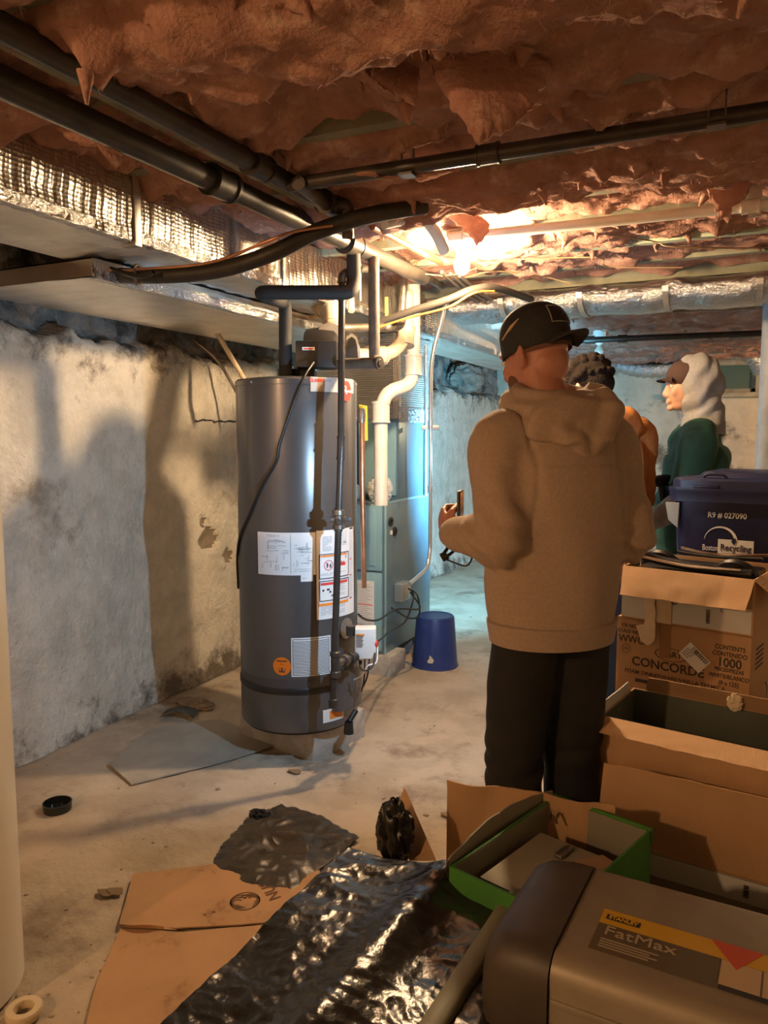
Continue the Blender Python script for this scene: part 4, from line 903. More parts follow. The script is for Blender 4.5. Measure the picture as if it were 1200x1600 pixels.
def carton(name, label, p, yaw, w_, d, z0, z1, mat=m_card, inner=None, flaps=(), closed=False, th=.005, group=None, cat='box', cols=None, front=None):
    """open or closed carton. p = front left corner; local x along the front, y away. flaps: (side, length, angle from upright outwards, w0, w1)"""
    t_ = thing(name, label, cat, (p.x, p.y, z0), yaw, group); h = z1 - z0
    mb = MB(); M_ = wm(t_)
    mb.M = M_
    mb.box(0, w_, th, d - th, 0, th); mb.box(0, th, th, d - th, th, h); mb.box(w_ - th, w_, th, d - th, th, h); mb.box(0, w_, d - th, d, 0, h)
    if closed: 
        mb.box(0, w_, 0, d / 2 - .001, h - th, h + .0005); mb.box(0, w_, d / 2 + .001, d, h - th, h + .0005)
    obj('body', mb, mat, t_)
    mb = MB(M_); mb.box(0, w_, 0, th, 0, h); obj('front_panel', mb, front or mat, t_)
    if inner:
        mb = MB(M_); e = th + .0008
        for a in ((e, e + .001, e, d - e), (w_ - e - .001, w_ - e, e, d - e), (e, w_ - e, d - e - .001, d - e), (e, w_ - e, e, e + .001)): mb.box(a[0], a[1], a[2], a[3], th, h - .002)
        obj('inner_lining', mb, inner, t_)
    for f in flaps:
        side, L, ang, a0, a1 = f[:5]; fm = f[5] if len(f) > 5 else mat; lab = f[6] if len(f) > 6 else None
        a = math.radians(ang); mb = MB(M_); n = 14
        # flap grid with slight warp
        O, X, out = {'F': (Vector((0, 0, h)), Vector((1, 0, 0)), Vector((0, -1, 0))), 'B': (Vector((w_, d, h)), Vector((-1, 0, 0)), Vector((0, 1, 0))),
                     'L': (Vector((0, d, h)), Vector((0, -1, 0)), Vector((-1, 0, 0))), 'R': (Vector((w_, 0, h)), Vector((0, 1, 0)), Vector((1, 0, 0)))}[side]
        W = w_ if side in 'FB' else d
        up = out * math.sin(a) + Vector((0, 0, 1)) * math.cos(a); nn = X.cross(up).normalized()
        sd = random.random() * 50; taper = f[7] if len(f) > 7 else .012
        def g(u, v, s_):
            uu = a0 + (a1 - a0) * u; x = uu * W + (taper * v if u < .5 else -taper * v) * abs(1 - 2 * u) ** 3
            wv = .012 * L / .15 * v * fb((uu * 3 + sd, v, 0), 1.2, 2) + .003 * v * fb((uu * 12 + sd, v * 3, 0), 1, 2)
            return O + X * x + up * (L * v * (1 + .02 * fb((uu * 5 + sd, 0, 0), 1, 2))) + nn * (wv + s_)
        nu = 26; nv = 8; vs = [g(i / (nu - 1), j / (nv - 1), s_) for s_ in (0, .004) for j in range(nv) for i in range(nu)]; N_ = nu * nv; fs = []
        for j in range(nv - 1):
            for i in range(nu - 1):
                q = j * nu + i; fs += [(q, q + 1, q + nu + 1, q + nu), (q + N_, q + nu + N_, q + nu + 1 + N_, q + 1 + N_)]
        bd = [i for i in range(nu)] + [j * nu + nu - 1 for j in range(1, nv)] + [(nv - 1) * nu + i for i in range(nu - 2, -1, -1)] + [j * nu for j in range(nv - 2, 0, -1)]
        for i in range(len(bd)): fs.append((bd[i], bd[(i + 1) % len(bd)], bd[(i + 1) % len(bd)] + N_, bd[i] + N_))
        mb.add(vs, fs); obj('flap', mb, fm, t_, label=lab, ang=30)
    return t_
def bplane(t_, x, y, z): # print plane on the front of a carton
    m_ = wm(t_); return Plane(m_ @ Vector((x, y, z)), m_.to_3x3() @ Vector((1, 0, 0)), m_.to_3x3() @ Vector((0, 0, 1)))

# the foam-ware carton, on another one
zt = .765
p = D(965, 962, 2.66); q = D(1160, 992, 2.40); yaw, wq = frm(p, q); wq = .44
p = Vector((p.x, p.y, 0)); ex = Vector((math.cos(yaw), math.sin(yaw), 0)); ey = Vector((-math.sin(yaw), math.cos(yaw), 0))
carton('lower_carton', 'plain brown carton on the floor under the lettered foam plate carton', p, yaw, wq, .40, 0, .38, closed=True)
cb = carton('lettered_carton', 'brown carton with black foam dinnerware lettering and a white barcode sticker', p, yaw, wq, .40, .382, zt, closed=True)
P = bplane(cb, 0, 0, 0); H = zt - .382
K = .74
mb = MB(); P.text(mb, 'CONCORDE', .043, .178, H - .150, bold=.0009, sx=1.0); P.text(mb, 'FOAM DINNERWARE/VAJILLA TERMICA', .0195, .20, H - .188, bold=.0002, sx=.98)
P.text(mb, 'DART', .028, .190, H - .105, bold=.0004); P.ring(mb, .190, H - .106, .055, .051, sy=.42)
P.text(mb, 'CONTENTS', .021, .377, H - .050, bold=.0004, sx=.85); P.text(mb, 'CONTENIDO', .021, .377, H - .072, bold=.0004, sx=.85); P.text(mb, '1000', .042, .377, H - .100, bold=.001, sx=.9)
P.text(mb, 'PIECES/PIEZAS', .017, .377, H - .124, bold=.0004, sx=.85); P.text(mb, 'WHITE/BLANCO', .019, .377, H - .146, bold=.0004, sx=.88); P.text(mb, '(8 x 125)', .020, .377, H - .168, bold=.0004, sx=.85)
P.text(mb, 'CR NO.', .017, .045, H - .028, bold=.0003); P.text(mb, 'CULO NO.', .017, .045, H - .048, bold=.0003); P.text(mb, 'WWC', .036, .052, H - .076, bold=.0003, sx=.9)
P.ring(mb, .035, H - .110, .016, .0145); P.text(mb, 'CRC', .011, .035, H - .110); P.rect(mb, .07, .16, H - .222, H - .210)
P.ring(mb, .215, H - .25, .045, .040, 0, PI); P.ring(mb, .215, H - .25, .034, .021, 0, PI)
o = obj('black_lettering', mb, m_inkb, cb, ang=0); o['kind'] = 'stuff'
mb = MB(); P.rect(mb, .150, .188, H - .12, H, .0012, .0006); obj('tape_strip', mb, M('brown_tape', (.30, .15, .06), None, rough=.3), cb)
c_, s_ = math.cos(-.7), math.sin(-.7)
def rot(x, y): return (.268 + (x * c_ - y * s_) * .85, H - .100 + (x * s_ + y * c_) * .85)
mb = MB(); P.poly(mb, [rot(-.052, -.034), rot(.052, -.034), rot(.052, .034), rot(-.052, .034)], .0022, .0006); st = obj('barcode_sticker', mb, m_paper, cb)
mb = MB(); r = random.Random(2); x = -.03
while x < .045:
    w_ = r.choice((.0015, .003, .0045)); P.poly(mb, [rot(x, .012), rot(x + w_, .012), rot(x + w_, .031), rot(x, .031)], .003, .0004); x += w_ + r.choice((.0015, .003))
for i in range(4): P.poly(mb, [rot(-.045, .006 - i * .009), rot(-.005 - i * .003, .006 - i * .009), rot(-.005 - i * .003, .0085 - i * .009), rot(-.045, .0085 - i * .009)], .003, .0004)
o = obj('barcode_print', mb, m_ink, st, ang=0); o['kind'] = 'stuff'
P = Plane(wm(cb) @ Vector((wq, .0, 0)), ey, (0, 0, 1)); mb = MB()
for i in range(5): P.rect(mb, .06, .16, H - .06 - i * .016, H - .054 - i * .016)
P.ring(mb, .2, H - .24, .04, .034, -.6, 1.4); obj('side_print', mb, m_inkb, cb, ang=0)['kind'] = 'stuff'
# shallow white and brown box on top, open, holding a folded black cart
p2 = p + ex * .02 + ey * -.015
wb2 = carton('open_box', 'open brown and white box with its flap folded down, on the lettered carton', p2, yaw, wq - .015, .36, zt + .003, zt + .185, flaps=(('F', .105, 152, 0, 1, m_cardl, 'long flap folded down over the front'), ('R', .12, 128, 0, 1, m_cardl), ('B', .10, 150, 0, 1)))
P = bplane(wb2, 0, 0, 0); mb = MB(); P.rect(mb, .0, .085, .005, .085, .0003, .0008); P.rect(mb, .175, wq - .02, .005, .085, .0003, .0008); wp = obj('white_print_panel', mb, m_cardw, wb2)
mb = MB(); P.rect(mb, .12, .172, .0, .12, .0012, .0006); obj('tape_strip', mb, m_pvct, wb2)
mb = MB(); P.text(mb, 'IIII', .03, .04, .085, off=.0016); P.ring(mb, .18, .078, .010, .006, PI, 2 * PI, n0=.0016); 
vs, fs = txt('0808003', .017, .0004, .0006); mb.add([P.p(.29 + v.y * -1, .045 + v.x * .8, .002 + v.z) for v in vs], fs); vs, fs = txt('24', .012, .0004); mb.add([P.p(.33 - v.y, .07 + v.x, .002 + v.z) for v in vs], fs)
obj('box_print', mb, m_inkb, wb2, ang=0)['kind'] = 'stuff'
def ragged(P, pts, n0=.004, th=.004, amp=.004, seed=1):
    mb = MB(); out = []
    for i in range(len(pts)):
        a, b = pts[i], pts[(i + 1) % len(pts)]
        for k in range(5):
            t = k / 5; x = a[0] + (b[0] - a[0]) * t; y = a[1] + (b[1] - a[1]) * t; out.append((x + amp * fb((x * 40, y * 40, seed), 1, 2), y + amp * fb((x * 40, y * 40, seed + 5), 1, 2)))
    return P.poly(mb, out, n0, th)
m_torn = M('torn_paper_tape', (.78, .66, .50), (.70, .58, .42), 20, .75, bump=.5, bscale=50)
mb = ragged(P, [(.082, .10), (.118, .10), (.12, .02), (.122, -.06), (.10, -.085), (.075, -.07), (.055, -.02), (.085, -.01)], .006, .004)
solo('torn_paper_tape', mb, m_torn, 'torn piece of pale paper tape hanging off the open white and brown box', 'tape', ang=30)
# folded black cart in the open box
kc = wm(wb2) @ Vector((.2, .18, .0)); kart = thing('folded_cart', 'folded black cart with wheels and chrome bars lying in the open box', 'cart', kc + Vector((0, 0, .006)), yaw)
MW = wm(wb2) @ Matrix.Translation((0, 0, .014))
mb = MB(MW); mb.box(.03, wq - .05, .05, .30, -.02, .165, .01); obj('base_tray', mb, m_black, kart)
for (x, y) in ((.045, .16), (wq - .13, .10)):
    mb = MB(MW); cw = Vector((x + .04, y, .152)); mb.lathe(cw, [(0, -.016), (.03, -.018), (.06, -.014), (.07, -.010), (.074, 0), (.07, .010), (.06, .014), (.03, .018), (0, .016)], 32, axis=Vector((.15, .85, .5))); obj('wheel', mb, m_black, kart)
m_chrome = M('chrome', (.75, .70, .65), None, rough=.15, metal=1)
for i, pts in enumerate(([(-.005, .02, .215), (.10, .02, .197), (.22, .015, .187), (wq - .06, .01, .19)], [(.10, .30, .205), (.24, .28, .195), (wq + .02, .30, .213)], [(.10, .26, .195), (.22, .25, .19), (wq - .05, .24, .2)])):
    mb = MB(MW); mb.tube([Vector(a) for a in pts], .0055, 10, smooth=8); obj('chrome_bar', mb, m_chrome if i != 2 else m_black, kart, label='chrome bar' if i != 2 else None)
for x in (.0, .055):
    mb = MB(MW); mb.tube([Vector((x, .02, .06)), Vector((x, .02, .212))], .003, 8); obj('wire_upright', mb, m_chrome, kart)
mb = MB(MW); mb.tube([Vector((.0, .03, .20)), Vector((.06, .035, .205)), Vector((.12, .05, .19)), Vector((.3, .05, .175)), Vector((wq - .04, .06, .175))], .016, 12, smooth=8); obj('handle_grip', mb, m_black, kart)
# carton that carries the recycling bin, and the bin
pb = D(1037, 880, 3.02); pb.z = 0; qb = D(1225, 895, 2.78); yb, _ = frm(pb, qb); bx = Vector((math.cos(yb), math.sin(yb), 0)); by = Vector((-bx.y, bx.x, 0))
carton('support_carton', 'plain brown carton hidden below the navy recycling bin', pb + bx * .0, yb, .56, .38, 0, .845, closed=True)
zb0 = .848; zb1 = D(1110, 768, 2.93).z + .012
m_navy = M('navy_plastic', (.012, .017, .060), (.015, .021, .070), 9, .36, bump=.06, bscale=40)
rb = thing('recycling_bin', 'navy blue recycling bin with lid and white lettering standing behind the open box', 'recycling bin', (pb.x, pb.y, zb0), yb)
Wb, Db, Hb = .60, .42, zb1 - zb0; MWb = wm(rb)
def rrect(w_, d, r, z, cx, cy, n=6):
    out = []
    for (sx, sy, a0) in ((1, -1, -PI / 2), (1, 1, 0), (-1, 1, PI / 2), (-1, -1, PI)):
        for k in range(n + 1):
            a = a0 + PI / 2 * k / n; out.append(Vector((cx + sx * (w_ / 2 - r) + r * math.cos(a), cy + sy * (d / 2 - r) + r * math.sin(a), z)))
    return out
def loft(rings, m_=None, capb=True, capt=True):
    mb = MB(m_); n = len(rings[0]); vs = [v for r_ in rings for v in r_]
    fs = [(i * n + j, i * n + (j + 1) % n, (i + 1) * n + (j + 1) % n, (i + 1) * n + j) for i in range(len(rings) - 1) for j in range(n)]
    if capb: fs.append(tuple(range(n - 1, -1, -1)))
    if capt: fs.append(tuple(range((len(rings) - 1) * n, len(rings) * n)))
    return mb.add(vs, fs)
cx, cy = Wb / 2, Db / 2
R = lambda w_, d, r, z: rrect(w_, d, r, z, cx, cy)
obj('body', loft([R(Wb - .085, Db - .07, .05, 0), R(Wb - .075, Db - .06, .05, .01), R(Wb - .045, Db - .03, .045, Hb - .055), R(Wb - .01, Db, .04, Hb - .053), R(Wb - .006, Db + .002, .04, Hb - .018), R(Wb + .0, Db + .004, .04, Hb - .014), R(Wb, Db + .004, .04, Hb)], MWb), m_navy, rb, ang=40)
lid = obj('lid', loft([R(Wb - .03, Db - .02, .04, Hb), R(Wb - .03, Db - .02, .04, Hb + .028), R(Wb - .045, Db - .035, .04, Hb + .036), R(Wb - .20, Db - .09, .04, Hb + .040), R(Wb - .24, Db - .12, .03, Hb + .060), R(Wb - .28, Db - .16, .03, Hb + .064)], MWb), m_navy, rb, ang=30)
mb = MB(MWb); mb.box(.10, .19, -.004, .02, Hb - .0, Hb + .012, .003); obj('lid_latch', mb, m_navy, lid)
mb = MB(MWb); mb.tube([Vector((.125, .03, Hb + .025)), Vector((.14, .03, Hb + .05)), Vector((.20, .03, Hb + .05)), Vector((.215, .03, Hb + .028))], .006, 8, smooth=5); obj('lid_handle', mb, m_navy, lid)
mb = MB(MWb); mb.slab([Vector((-.002, .012, Hb - .06)), Vector((.05, .012, Hb - .06)), Vector((.045, .020, Hb - .16)), Vector((.01, .016, Hb - .13))], (0, -1, 0), .012); obj('grip_recess', mb, M('pale_rag', (.32, .35, .34), None, rough=.8), rb)
tilt = math.atan2(.0155, Hb - .06)
P = Plane(MWb @ Vector((0, .0365 - .0, 0)), MWb.to_3x3() @ Vector((1, 0, 0)), MWb.to_3x3() @ Vector((0, -math.sin(tilt), math.cos(tilt)))); k_ = 1.0
P.O = MWb @ Vector((0, .0295, .01))
sc_ = 2.93 / 1200
def bp(px, py): # rough px to print plane coords
    w0 = D(px, py, 2.9); r_, y_ = ray(px, py); O = Vector((0, 0, CAMH)); t = (P.O - O).dot(P.N) / r_.dot(P.N); h = O + r_ * t - P.O; return h.dot(P.X), h.dot(P.Y)
mb = MB(); x, y = bp(1136, 806); P.text(mb, 'R9 # 027090', .030, x, y, bold=.0004, sx=.88); x, y = bp(1109.5, 856); P.text(mb, 'Boston', .0325, x, y, bold=.0002, sx=.62)
x, y = bp(1126, 846); P.ring(mb, x, y, .060, .048, .12, PI - .1, taper=lambda t: max(.1, 1 - t * .9), sy=.98, n=30)
ax, ay = bp(1122, 842); bx2, by2 = bp(1177, 870); P.rect(mb, ax, bx2, by2, ay, .0004, .0006); obj('white_lettering', mb, m_paper, rb, ang=0)['kind'] = 'stuff'
mb = MB(); x, y = bp(1149.5, 857); P.text(mb, 'Recycling', .0365, x, y, bold=.0003, sx=.80, off=.0018); x, y = bp(1146, 843); P.poly(mb, [(x - .005, y + .004), (x + .009, y + .004), (x + .008, y - .006), (x + .013, y - .006), (x + .002, y - .022), (x - .009, y - .006), (x - .005, y - .006)], .0016, .0006); obj('navy_lettering', mb, m_navy, rb, ang=0)['kind'] = 'stuff'

# open dark-lined box in front of the lettered carton
zr = .60
p = Z(938, 1118, zr); q = Z(1215, 1178, zr); yaw, wq2 = frm(p, q); p.z = 0
ob = carton('open_box', 'open brown box with green-grey lining, right in front of the lettered carton', p, yaw, wq2, .30, 0, zr, inner=M('box_lining', (.10, .115, .09), (.08, .09, .07), 5, .8), flaps=(('F', .06, 120, 0, 1, m_cardl), ('R', .11, 60, .1, 1, m_card), ('L', .03, 5, .1, .95, m_cardw), ('B', .045, -12, .0, .92, m_cardd)))  # front flap coloured as lit, back flap coloured as shaded
MW = wm(ob)
mb = MB(MW); mb.box(.012, wq2 - .012, .012, .285, .25, .40, .01); obj('dark_contents', mb, m_black, ob)
mb = MB(MW); mb.grid(lambda u, v: Vector((.03 + .36 * u, .03 + .24 * v, .47 + .05 * fb((u * 3, v * 3, 1), 1, 3) - .05 * u)), 30, 24); solo('black_bag_lining', mb, M('black_film', (.012, .014, .014), None, rough=.3, bump=.4, bscale=20), 'black plastic sheet lying inside the open lined box', 'plastic sheet')
mb = MB(); c = wm(ob) @ Vector((wq2 * .66, .28, zr + .02)); crumple('tape_scrap', 'small torn tape scrap sticking up on the far rim of the lined box', 'tape', c, (.020, .007, .024), m_torn, 4, n=24, m=16, amp=.75, sc=1.6)
# second open box further right behind, only its inner flaps seen
p = Z(1140, 1100, .60); yy_ = yaw
carton('open_box', 'open brown box at the right edge, beside the lined box and below the lettered carton', Z(1150, 1150, .585) * 1.0 - Vector((0, 0, .585)) + ex * .16 + ey * .12, yaw, .36, .26, 0, .585, flaps=(('B', .06, -10, 0, 1, m_cardl), ('L', .10, 50, 0, 1, m_card)))
# open box nearest right, back flap standing up
zr3 = .335
p = Z(985, 1320, zr3); q = Z(1215, 1385, zr3); yaw3, w3 = frm(p, q); e3y = Vector((-math.sin(yaw3), math.cos(yaw3), 0)); e3x = Vector((math.cos(yaw3), math.sin(yaw3), 0)); p.z = 0
b3 = carton('open_box', 'large open brown box with tall creased back flap, right behind the tool box', p - e3y * .40 - e3x * .09, yaw3, w3 + .19, .40, 0, zr3, mat=m_card, inner=M('box_lining_pale', (.30, .28, .23), (.26, .24, .2), 5, .8), flaps=(('B', .20, 6, 0, 1.0, m_card), ('R', .14, 130, 0, 1, m_card), ('F', .12, 140, 0, 1, m_card)))
MW = wm(b3); P = Plane(MW @ Vector((0, .392, 0)), MW.to_3x3() @ Vector((1, 0, 0)), (0, 0, 1))
mb = MB(); P.rect(mb, .01, w3 + .18, zr3 - .06, zr3 - .004, .0005, .001); wpn = obj('white_print_panel', mb, m_cardw, b3)
mb = MB(); vs, fs = txt('0808', .016, .0004, .0008); mb.add([P.p(w3 + .025 - v.y, zr3 - .03 + v.x, .003 + v.z) for v in vs], fs); obj('box_print', mb, m_inkb, b3, ang=0)['kind'] = 'stuff'
# broad box with tall upright panel and the small green box standing on a carton in it
zr5 = .285
pL = Z(697, 1350, zr5); pR = Z(948, 1352, zr5) ; yaw5 = yaw3 + .20; e5x = Vector((math.cos(yaw5), math.sin(yaw5), 0)); e5y = Vector((-e5x.y, e5x.x, 0)); pL.z = 0
b5 = carton('open_box', 'low open brown box whose back flap stands upright between the man and the green box', pL - e5y * .42, yaw5, .42, .42, 0, zr5, flaps=(('B', .232, 0, 0, 1, m_card, None, .002), ('L', .10, 120, 0, .8, m_card)))
MW = wm(b5)
mb = MB(MW); mb.box(.012, .16, .28, .40, .245, .262, .003); solo('metal_tray', mb, M('bronze_metal', (.35, .25, .16), None, rough=.3, metal=.9), 'flat shiny bronze-coloured tray lying in the low box below its upright flap', 'tray')
mb = MB(MW); mb.box(.03, .405, .02, .40, .006, .235, .006); solo('inner_carton', mb, m_cardd, 'dark brown carton filling the low open box under the green-edged box', 'box')
# upright flap piece at left with a bit of black bag
mb = MB(); Pp = [D(632, 1230, 1.93), D(682, 1345, 1.75), D(640, 1345, 1.80), D(612, 1285, 1.92)]; mb.slab(Pp, (-SN, CS, 0), .005); solo('cardboard_corner', mb, m_card, 'pointed brown cardboard corner standing up left of the low box', 'cardboard')
m_bag = M('black_bag', (.011, .011, .011), (.016, .015, .014), 8, .28, bump=.3, bscale=24, bdist=.008, spec=.5)
crumple('plastic_bag', 'small bunched black plastic bag end beside the pointed cardboard corner', 'plastic bag', D(617, 1300, 1.80), (.045, .04, .078), M('black_bag_matte', (.013, .012, .011), None, rough=.35, spec=.4), 8, n=60, m=40, amp=.5, sc=1.4)

# green-edged open box holding a grey-brown carton
zg = .50
A_ = Z(865, 1243, zg); B_ = Z(1018, 1297, zg); yg, wg = frm(A_, B_); egx = Vector((math.cos(yg), math.sin(yg), 0)); egy = Vector((-egx.y, egx.x, 0))
dg = .43; pg = A_ - egy * dg; pg.z = 0
m_green = M('green_cardboard', (.055, .22, .03), (.045, .18, .025), 6, .6); m_greyc = M('grey_cardboard', (.30, .27, .20), (.26, .235, .17), 5, .75)
gb = carton('green_box', 'open box with bright green edges, standing just behind the grey tool box', pg, yg, wg, dg, .24, zg, mat=m_green, inner=M('grey_box_inside', (.22, .205, .155), None, rough=.8), th=.006)
MW = wm(gb); hg = zg - .24
mb = MB(MW); mb.box(-.002, wg + .002, dg - .004, dg + .004, hg - .035, hg + .004, .001); obj('green_rim', mb, m_green, gb)
def gwall(u, v, s_): # torn curved left wall
    return Vector((-.006 + s_ - .015 * math.sin(PI * u), dg * u, hg * .4 + (hg * .6 + .012 + .02 * math.sin(PI * u) + .004 * fb((u * 9, 0, 0), 1, 2)) * v))
mb = MB(MW); mb.grid(lambda u, v: gwall(u, v, 0), 30, 6); mb.grid(lambda u, v: gwall(u, v, .004), 30, 6); mb.grid(lambda u, v: gwall(u, 1, .004 * v), 30, 2); obj('curved_side', mb, m_greyc, gb)
mb = MB(MW); mb.box(.035, wg - .015, .06, dg - .12, .01, hg - .035, .004); o = solo('grey_carton', mb, m_greyc, 'plain grey-brown carton lying inside the green-edged box', 'box')
mb = MB(MW); mb.box(.115, .135, dg - .20, dg - .14, hg - .034, hg - .024, .004); solo('pocket_knife', mb, M('steel_blade', (.30, .28, .25), None, rough=.3, metal=.9), 'small dark metal pocket knife on the grey-brown carton', 'knife')
mb = MB(MW); mb.slab([Vector((wg - .11, .22, hg - .0335)), Vector((wg - .02, .20, hg - .0335)), Vector((wg - .03, .30, hg - .0335)), Vector((wg - .06, .31, hg - .0335))], (0, 0, 1), .002); solo('dark_paper', mb, m_cardd, 'dark paper scrap lying on the grey-brown carton', 'paper')
mb = MB(MW); mb.tube([Vector((.02, dg - .05, hg - .04)), Vector((.03, dg - .06, hg - .01)), Vector((.045, dg - .06, hg - .035))], .003, 8, smooth=6); obj('wire_hook', mb, m_steel, gb)

# ------------------------------------------------------------------ tool box in a grey crate
zt2 = .60
A_ = Z(935, 1347, zt2); C_ = Z(875, 1492, zt2); B_ = Z(1200, 1417, zt2); yt, _ = frm(A_, B_)
tx = Vector((math.cos(yt), math.sin(yt), 0)); ty = Vector((-tx.y, tx.x, 0)); dt = (A_ - C_).dot(ty) + .02
pt = A_ - ty * dt; pt.z = 0
m_sil = M('silver_plastic', (.33, .28, .21), (.30, .255, .19), 20, .42, .25, bump=.06, bscale=200)
m_tbk = M('toolbox_black', (.055, .042, .032), (.075, .058, .044), 8, .5)
tb = thing('tool_box', 'large grey and black plastic tool box with a yellow and red label on the lid', 'tool box', (pt.x, pt.y, .27), yt)
MWt = wm(tb); Lt = .56; Ht = zt2 - .27
def prof_(z0, z1, y0, y1, rr, n=7):
    """side profile, rounded top corners, y away"""
    pts = [(y0 + .01, z0), (y0, z0 + .01)]
    for k in range(n + 1): a = PI - PI / 2 * k / n; pts.append((y0 + rr + rr * math.cos(a), z1 - rr + rr * math.sin(a)))
    for k in range(n + 1): a = PI / 2 - PI / 2 * k / n; pts.append((y1 - rr + rr * math.cos(a), z1 - rr + rr * math.sin(a)))
    return pts + [(y1, z0 + .01), (y1 - .01, z0)]
def prism(x0, x1, pts, m_, bev=0):
    rings = [[Vector((x, y, z)) for y, z in pts] for x in (x0, x1)]
    return loft(rings, m_)
obj('base', prism(.0, Lt, prof_(0, Ht * .5, .008, dt - .008, .01), MWt), m_tbk, tb)
ld_ = obj('lid', prism(.0, Lt, prof_(Ht * .40, Ht, 0, dt, .035), MWt), m_sil, tb)
for z in (Ht * .78, Ht * .66, Ht * .54):
    mb = MB(MWt); mb.box(.002, Lt, -.004, .002, z, z + .012, .002); obj('lid_ridge', mb, m_sil, ld_)
# black rounded end with grip
rings = []
for x, sh in ((-.002, 0), (-.04, .0), (-.08, .006), (-.105, .018), (-.120, .045), (-.126, .075)):
    pr = prof_(0, Ht + .006, -.006, dt + .006, .05); rings.append([Vector((x, y + (sh if y < dt / 2 else -sh) * .8, max(0, z - sh * (1 if z > Ht * .5 else 0)))) for y, z in pr])
obj('end_cap', loft(rings, MWt), m_tbk, tb, ang=50)
# label on the lid top, laid out by the pixels it covers
P = Plane(MWt @ Vector((0, 0, Ht)), tx, ty)
def tp2(px, py): v = Z(px, py, zt2) - P.O; return v.dot(P.X), v.dot(P.Y)
y1_ = tp2(945, 1420)[1]; x0_ = tp2(945, 1420)[0]; y0_ = tp2(928, 1484)[1]; ymid = y1_ - (y1_ - y0_) * .36; x1_ = x0_ + .34
lb_ = obj('lid_label', P.rect(MB(), x0_, x0_ + .185, y0_, ymid, .0004, .0005), M('label_dark', (.13, .10, .06), None, rough=.45), ld_, label='dark and yellow printed lid label')
obj('label_yellow_band', P.rect(MB(), x0_, x1_, ymid, y1_, .0004, .0005), M('label_yellow', (.72, .42, .02), None, rough=.4), ld_)
xr = x0_ + .168; obj('label_red_arrow', P.poly(MB(), [(xr, y1_), (xr + .075, y1_), (xr + .04, ymid - .018)], .0012, .0005), M('label_red', (.65, .09, .03), None, rough=.4), ld_)
for i in range(2): obj('label_picture', P.rect(MB(), x0_ + .187 + i * .058, x0_ + .187 + i * .058 + .055, y0_ + .012, ymid - .002, .0008, .0005), M('label_pale', (.62, .46, .28), None, rough=.5), ld_)
mb = MB(); P.rect(mb, x0_ + .008, x0_ + .062, (ymid + y1_) / 2 - .007, (ymid + y1_) / 2 + .007, .0012, .0004); P.rect(mb, x0_ + .187, x1_, y0_, y0_ + .010, .0008, .0005); obj('label_dark_print', mb, m_ink, ld_)['kind'] = 'stuff'
mb = MB(); P.text(mb, 'STANLEY', .0125, x0_ + .035, (ymid + y1_) / 2, bold=.0003, sx=.9, off=.002); obj('label_yellow_lettering', mb, M('label_yellow', (.72, .42, .02)), ld_, ang=0)['kind'] = 'stuff'
mb = MB(); P.text(mb, 'FatMax', .034, x0_ + .012, ymid - .017, bold=.0, align='LEFT', sx=1.12, off=.0014)
for i in range(4): P.rect(mb, x0_ + .012, x0_ + .10 - .012 * (i % 2), ymid - .042 - i * .0065, ymid - .039 - i * .0065, .0012, .0003)
obj('label_lettering', mb, M('label_silver', (.45, .38, .27), None, rough=.4), ld_, ang=0)['kind'] = 'stuff'
# grey crate round it
m_crate = M('crate_grey', (.22, .205, .13), (.19, .175, .11), 6, .6)
cr = thing('plastic_crate', 'grey-green plastic crate with a thick rim holding the tool box', 'crate', (pt.x, pt.y, 0), yt)
MWc = wm(cr); zc_ = .47; x0, x1, y0, y1 = -.175, Lt + .03, -.10, dt + .045
mb = MB(MWc)
for a in ((x0, x0 + .012, y0, y1), (x1 - .012, x1, y0, y1), (x0, x1, y0, y0 + .012), (x0, x1, y1 - .012, y1)): mb.box(a[0], a[1], a[2], a[3], 0, zc_ - .01)
mb.box(x0, x1, y0, y1, 0, .012); mb.box(x0 + .01, x1 - .01, y0 + .01, y1 - .01, .255, .268); obj('body', mb, m_crate, cr)
def rimring(o, i, za, zb_, rr=.03):
    rings = []
    for (w_, z) in ((o, za), (o, zb_ - .006), (o - .006, zb_), (i + .006, zb_), (i, zb_ - .006), (i, za)):
        rings.append(rrect(x1 - x0 + 2 * w_, y1 - y0 + 2 * w_, rr + w_, z, (x0 + x1) / 2, (y0 + y1) / 2))
    return loft(rings, MWc, False, False)
obj('rim', rimring(.018, -.022, zc_ - .03, zc_), m_crate, cr, ang=50)

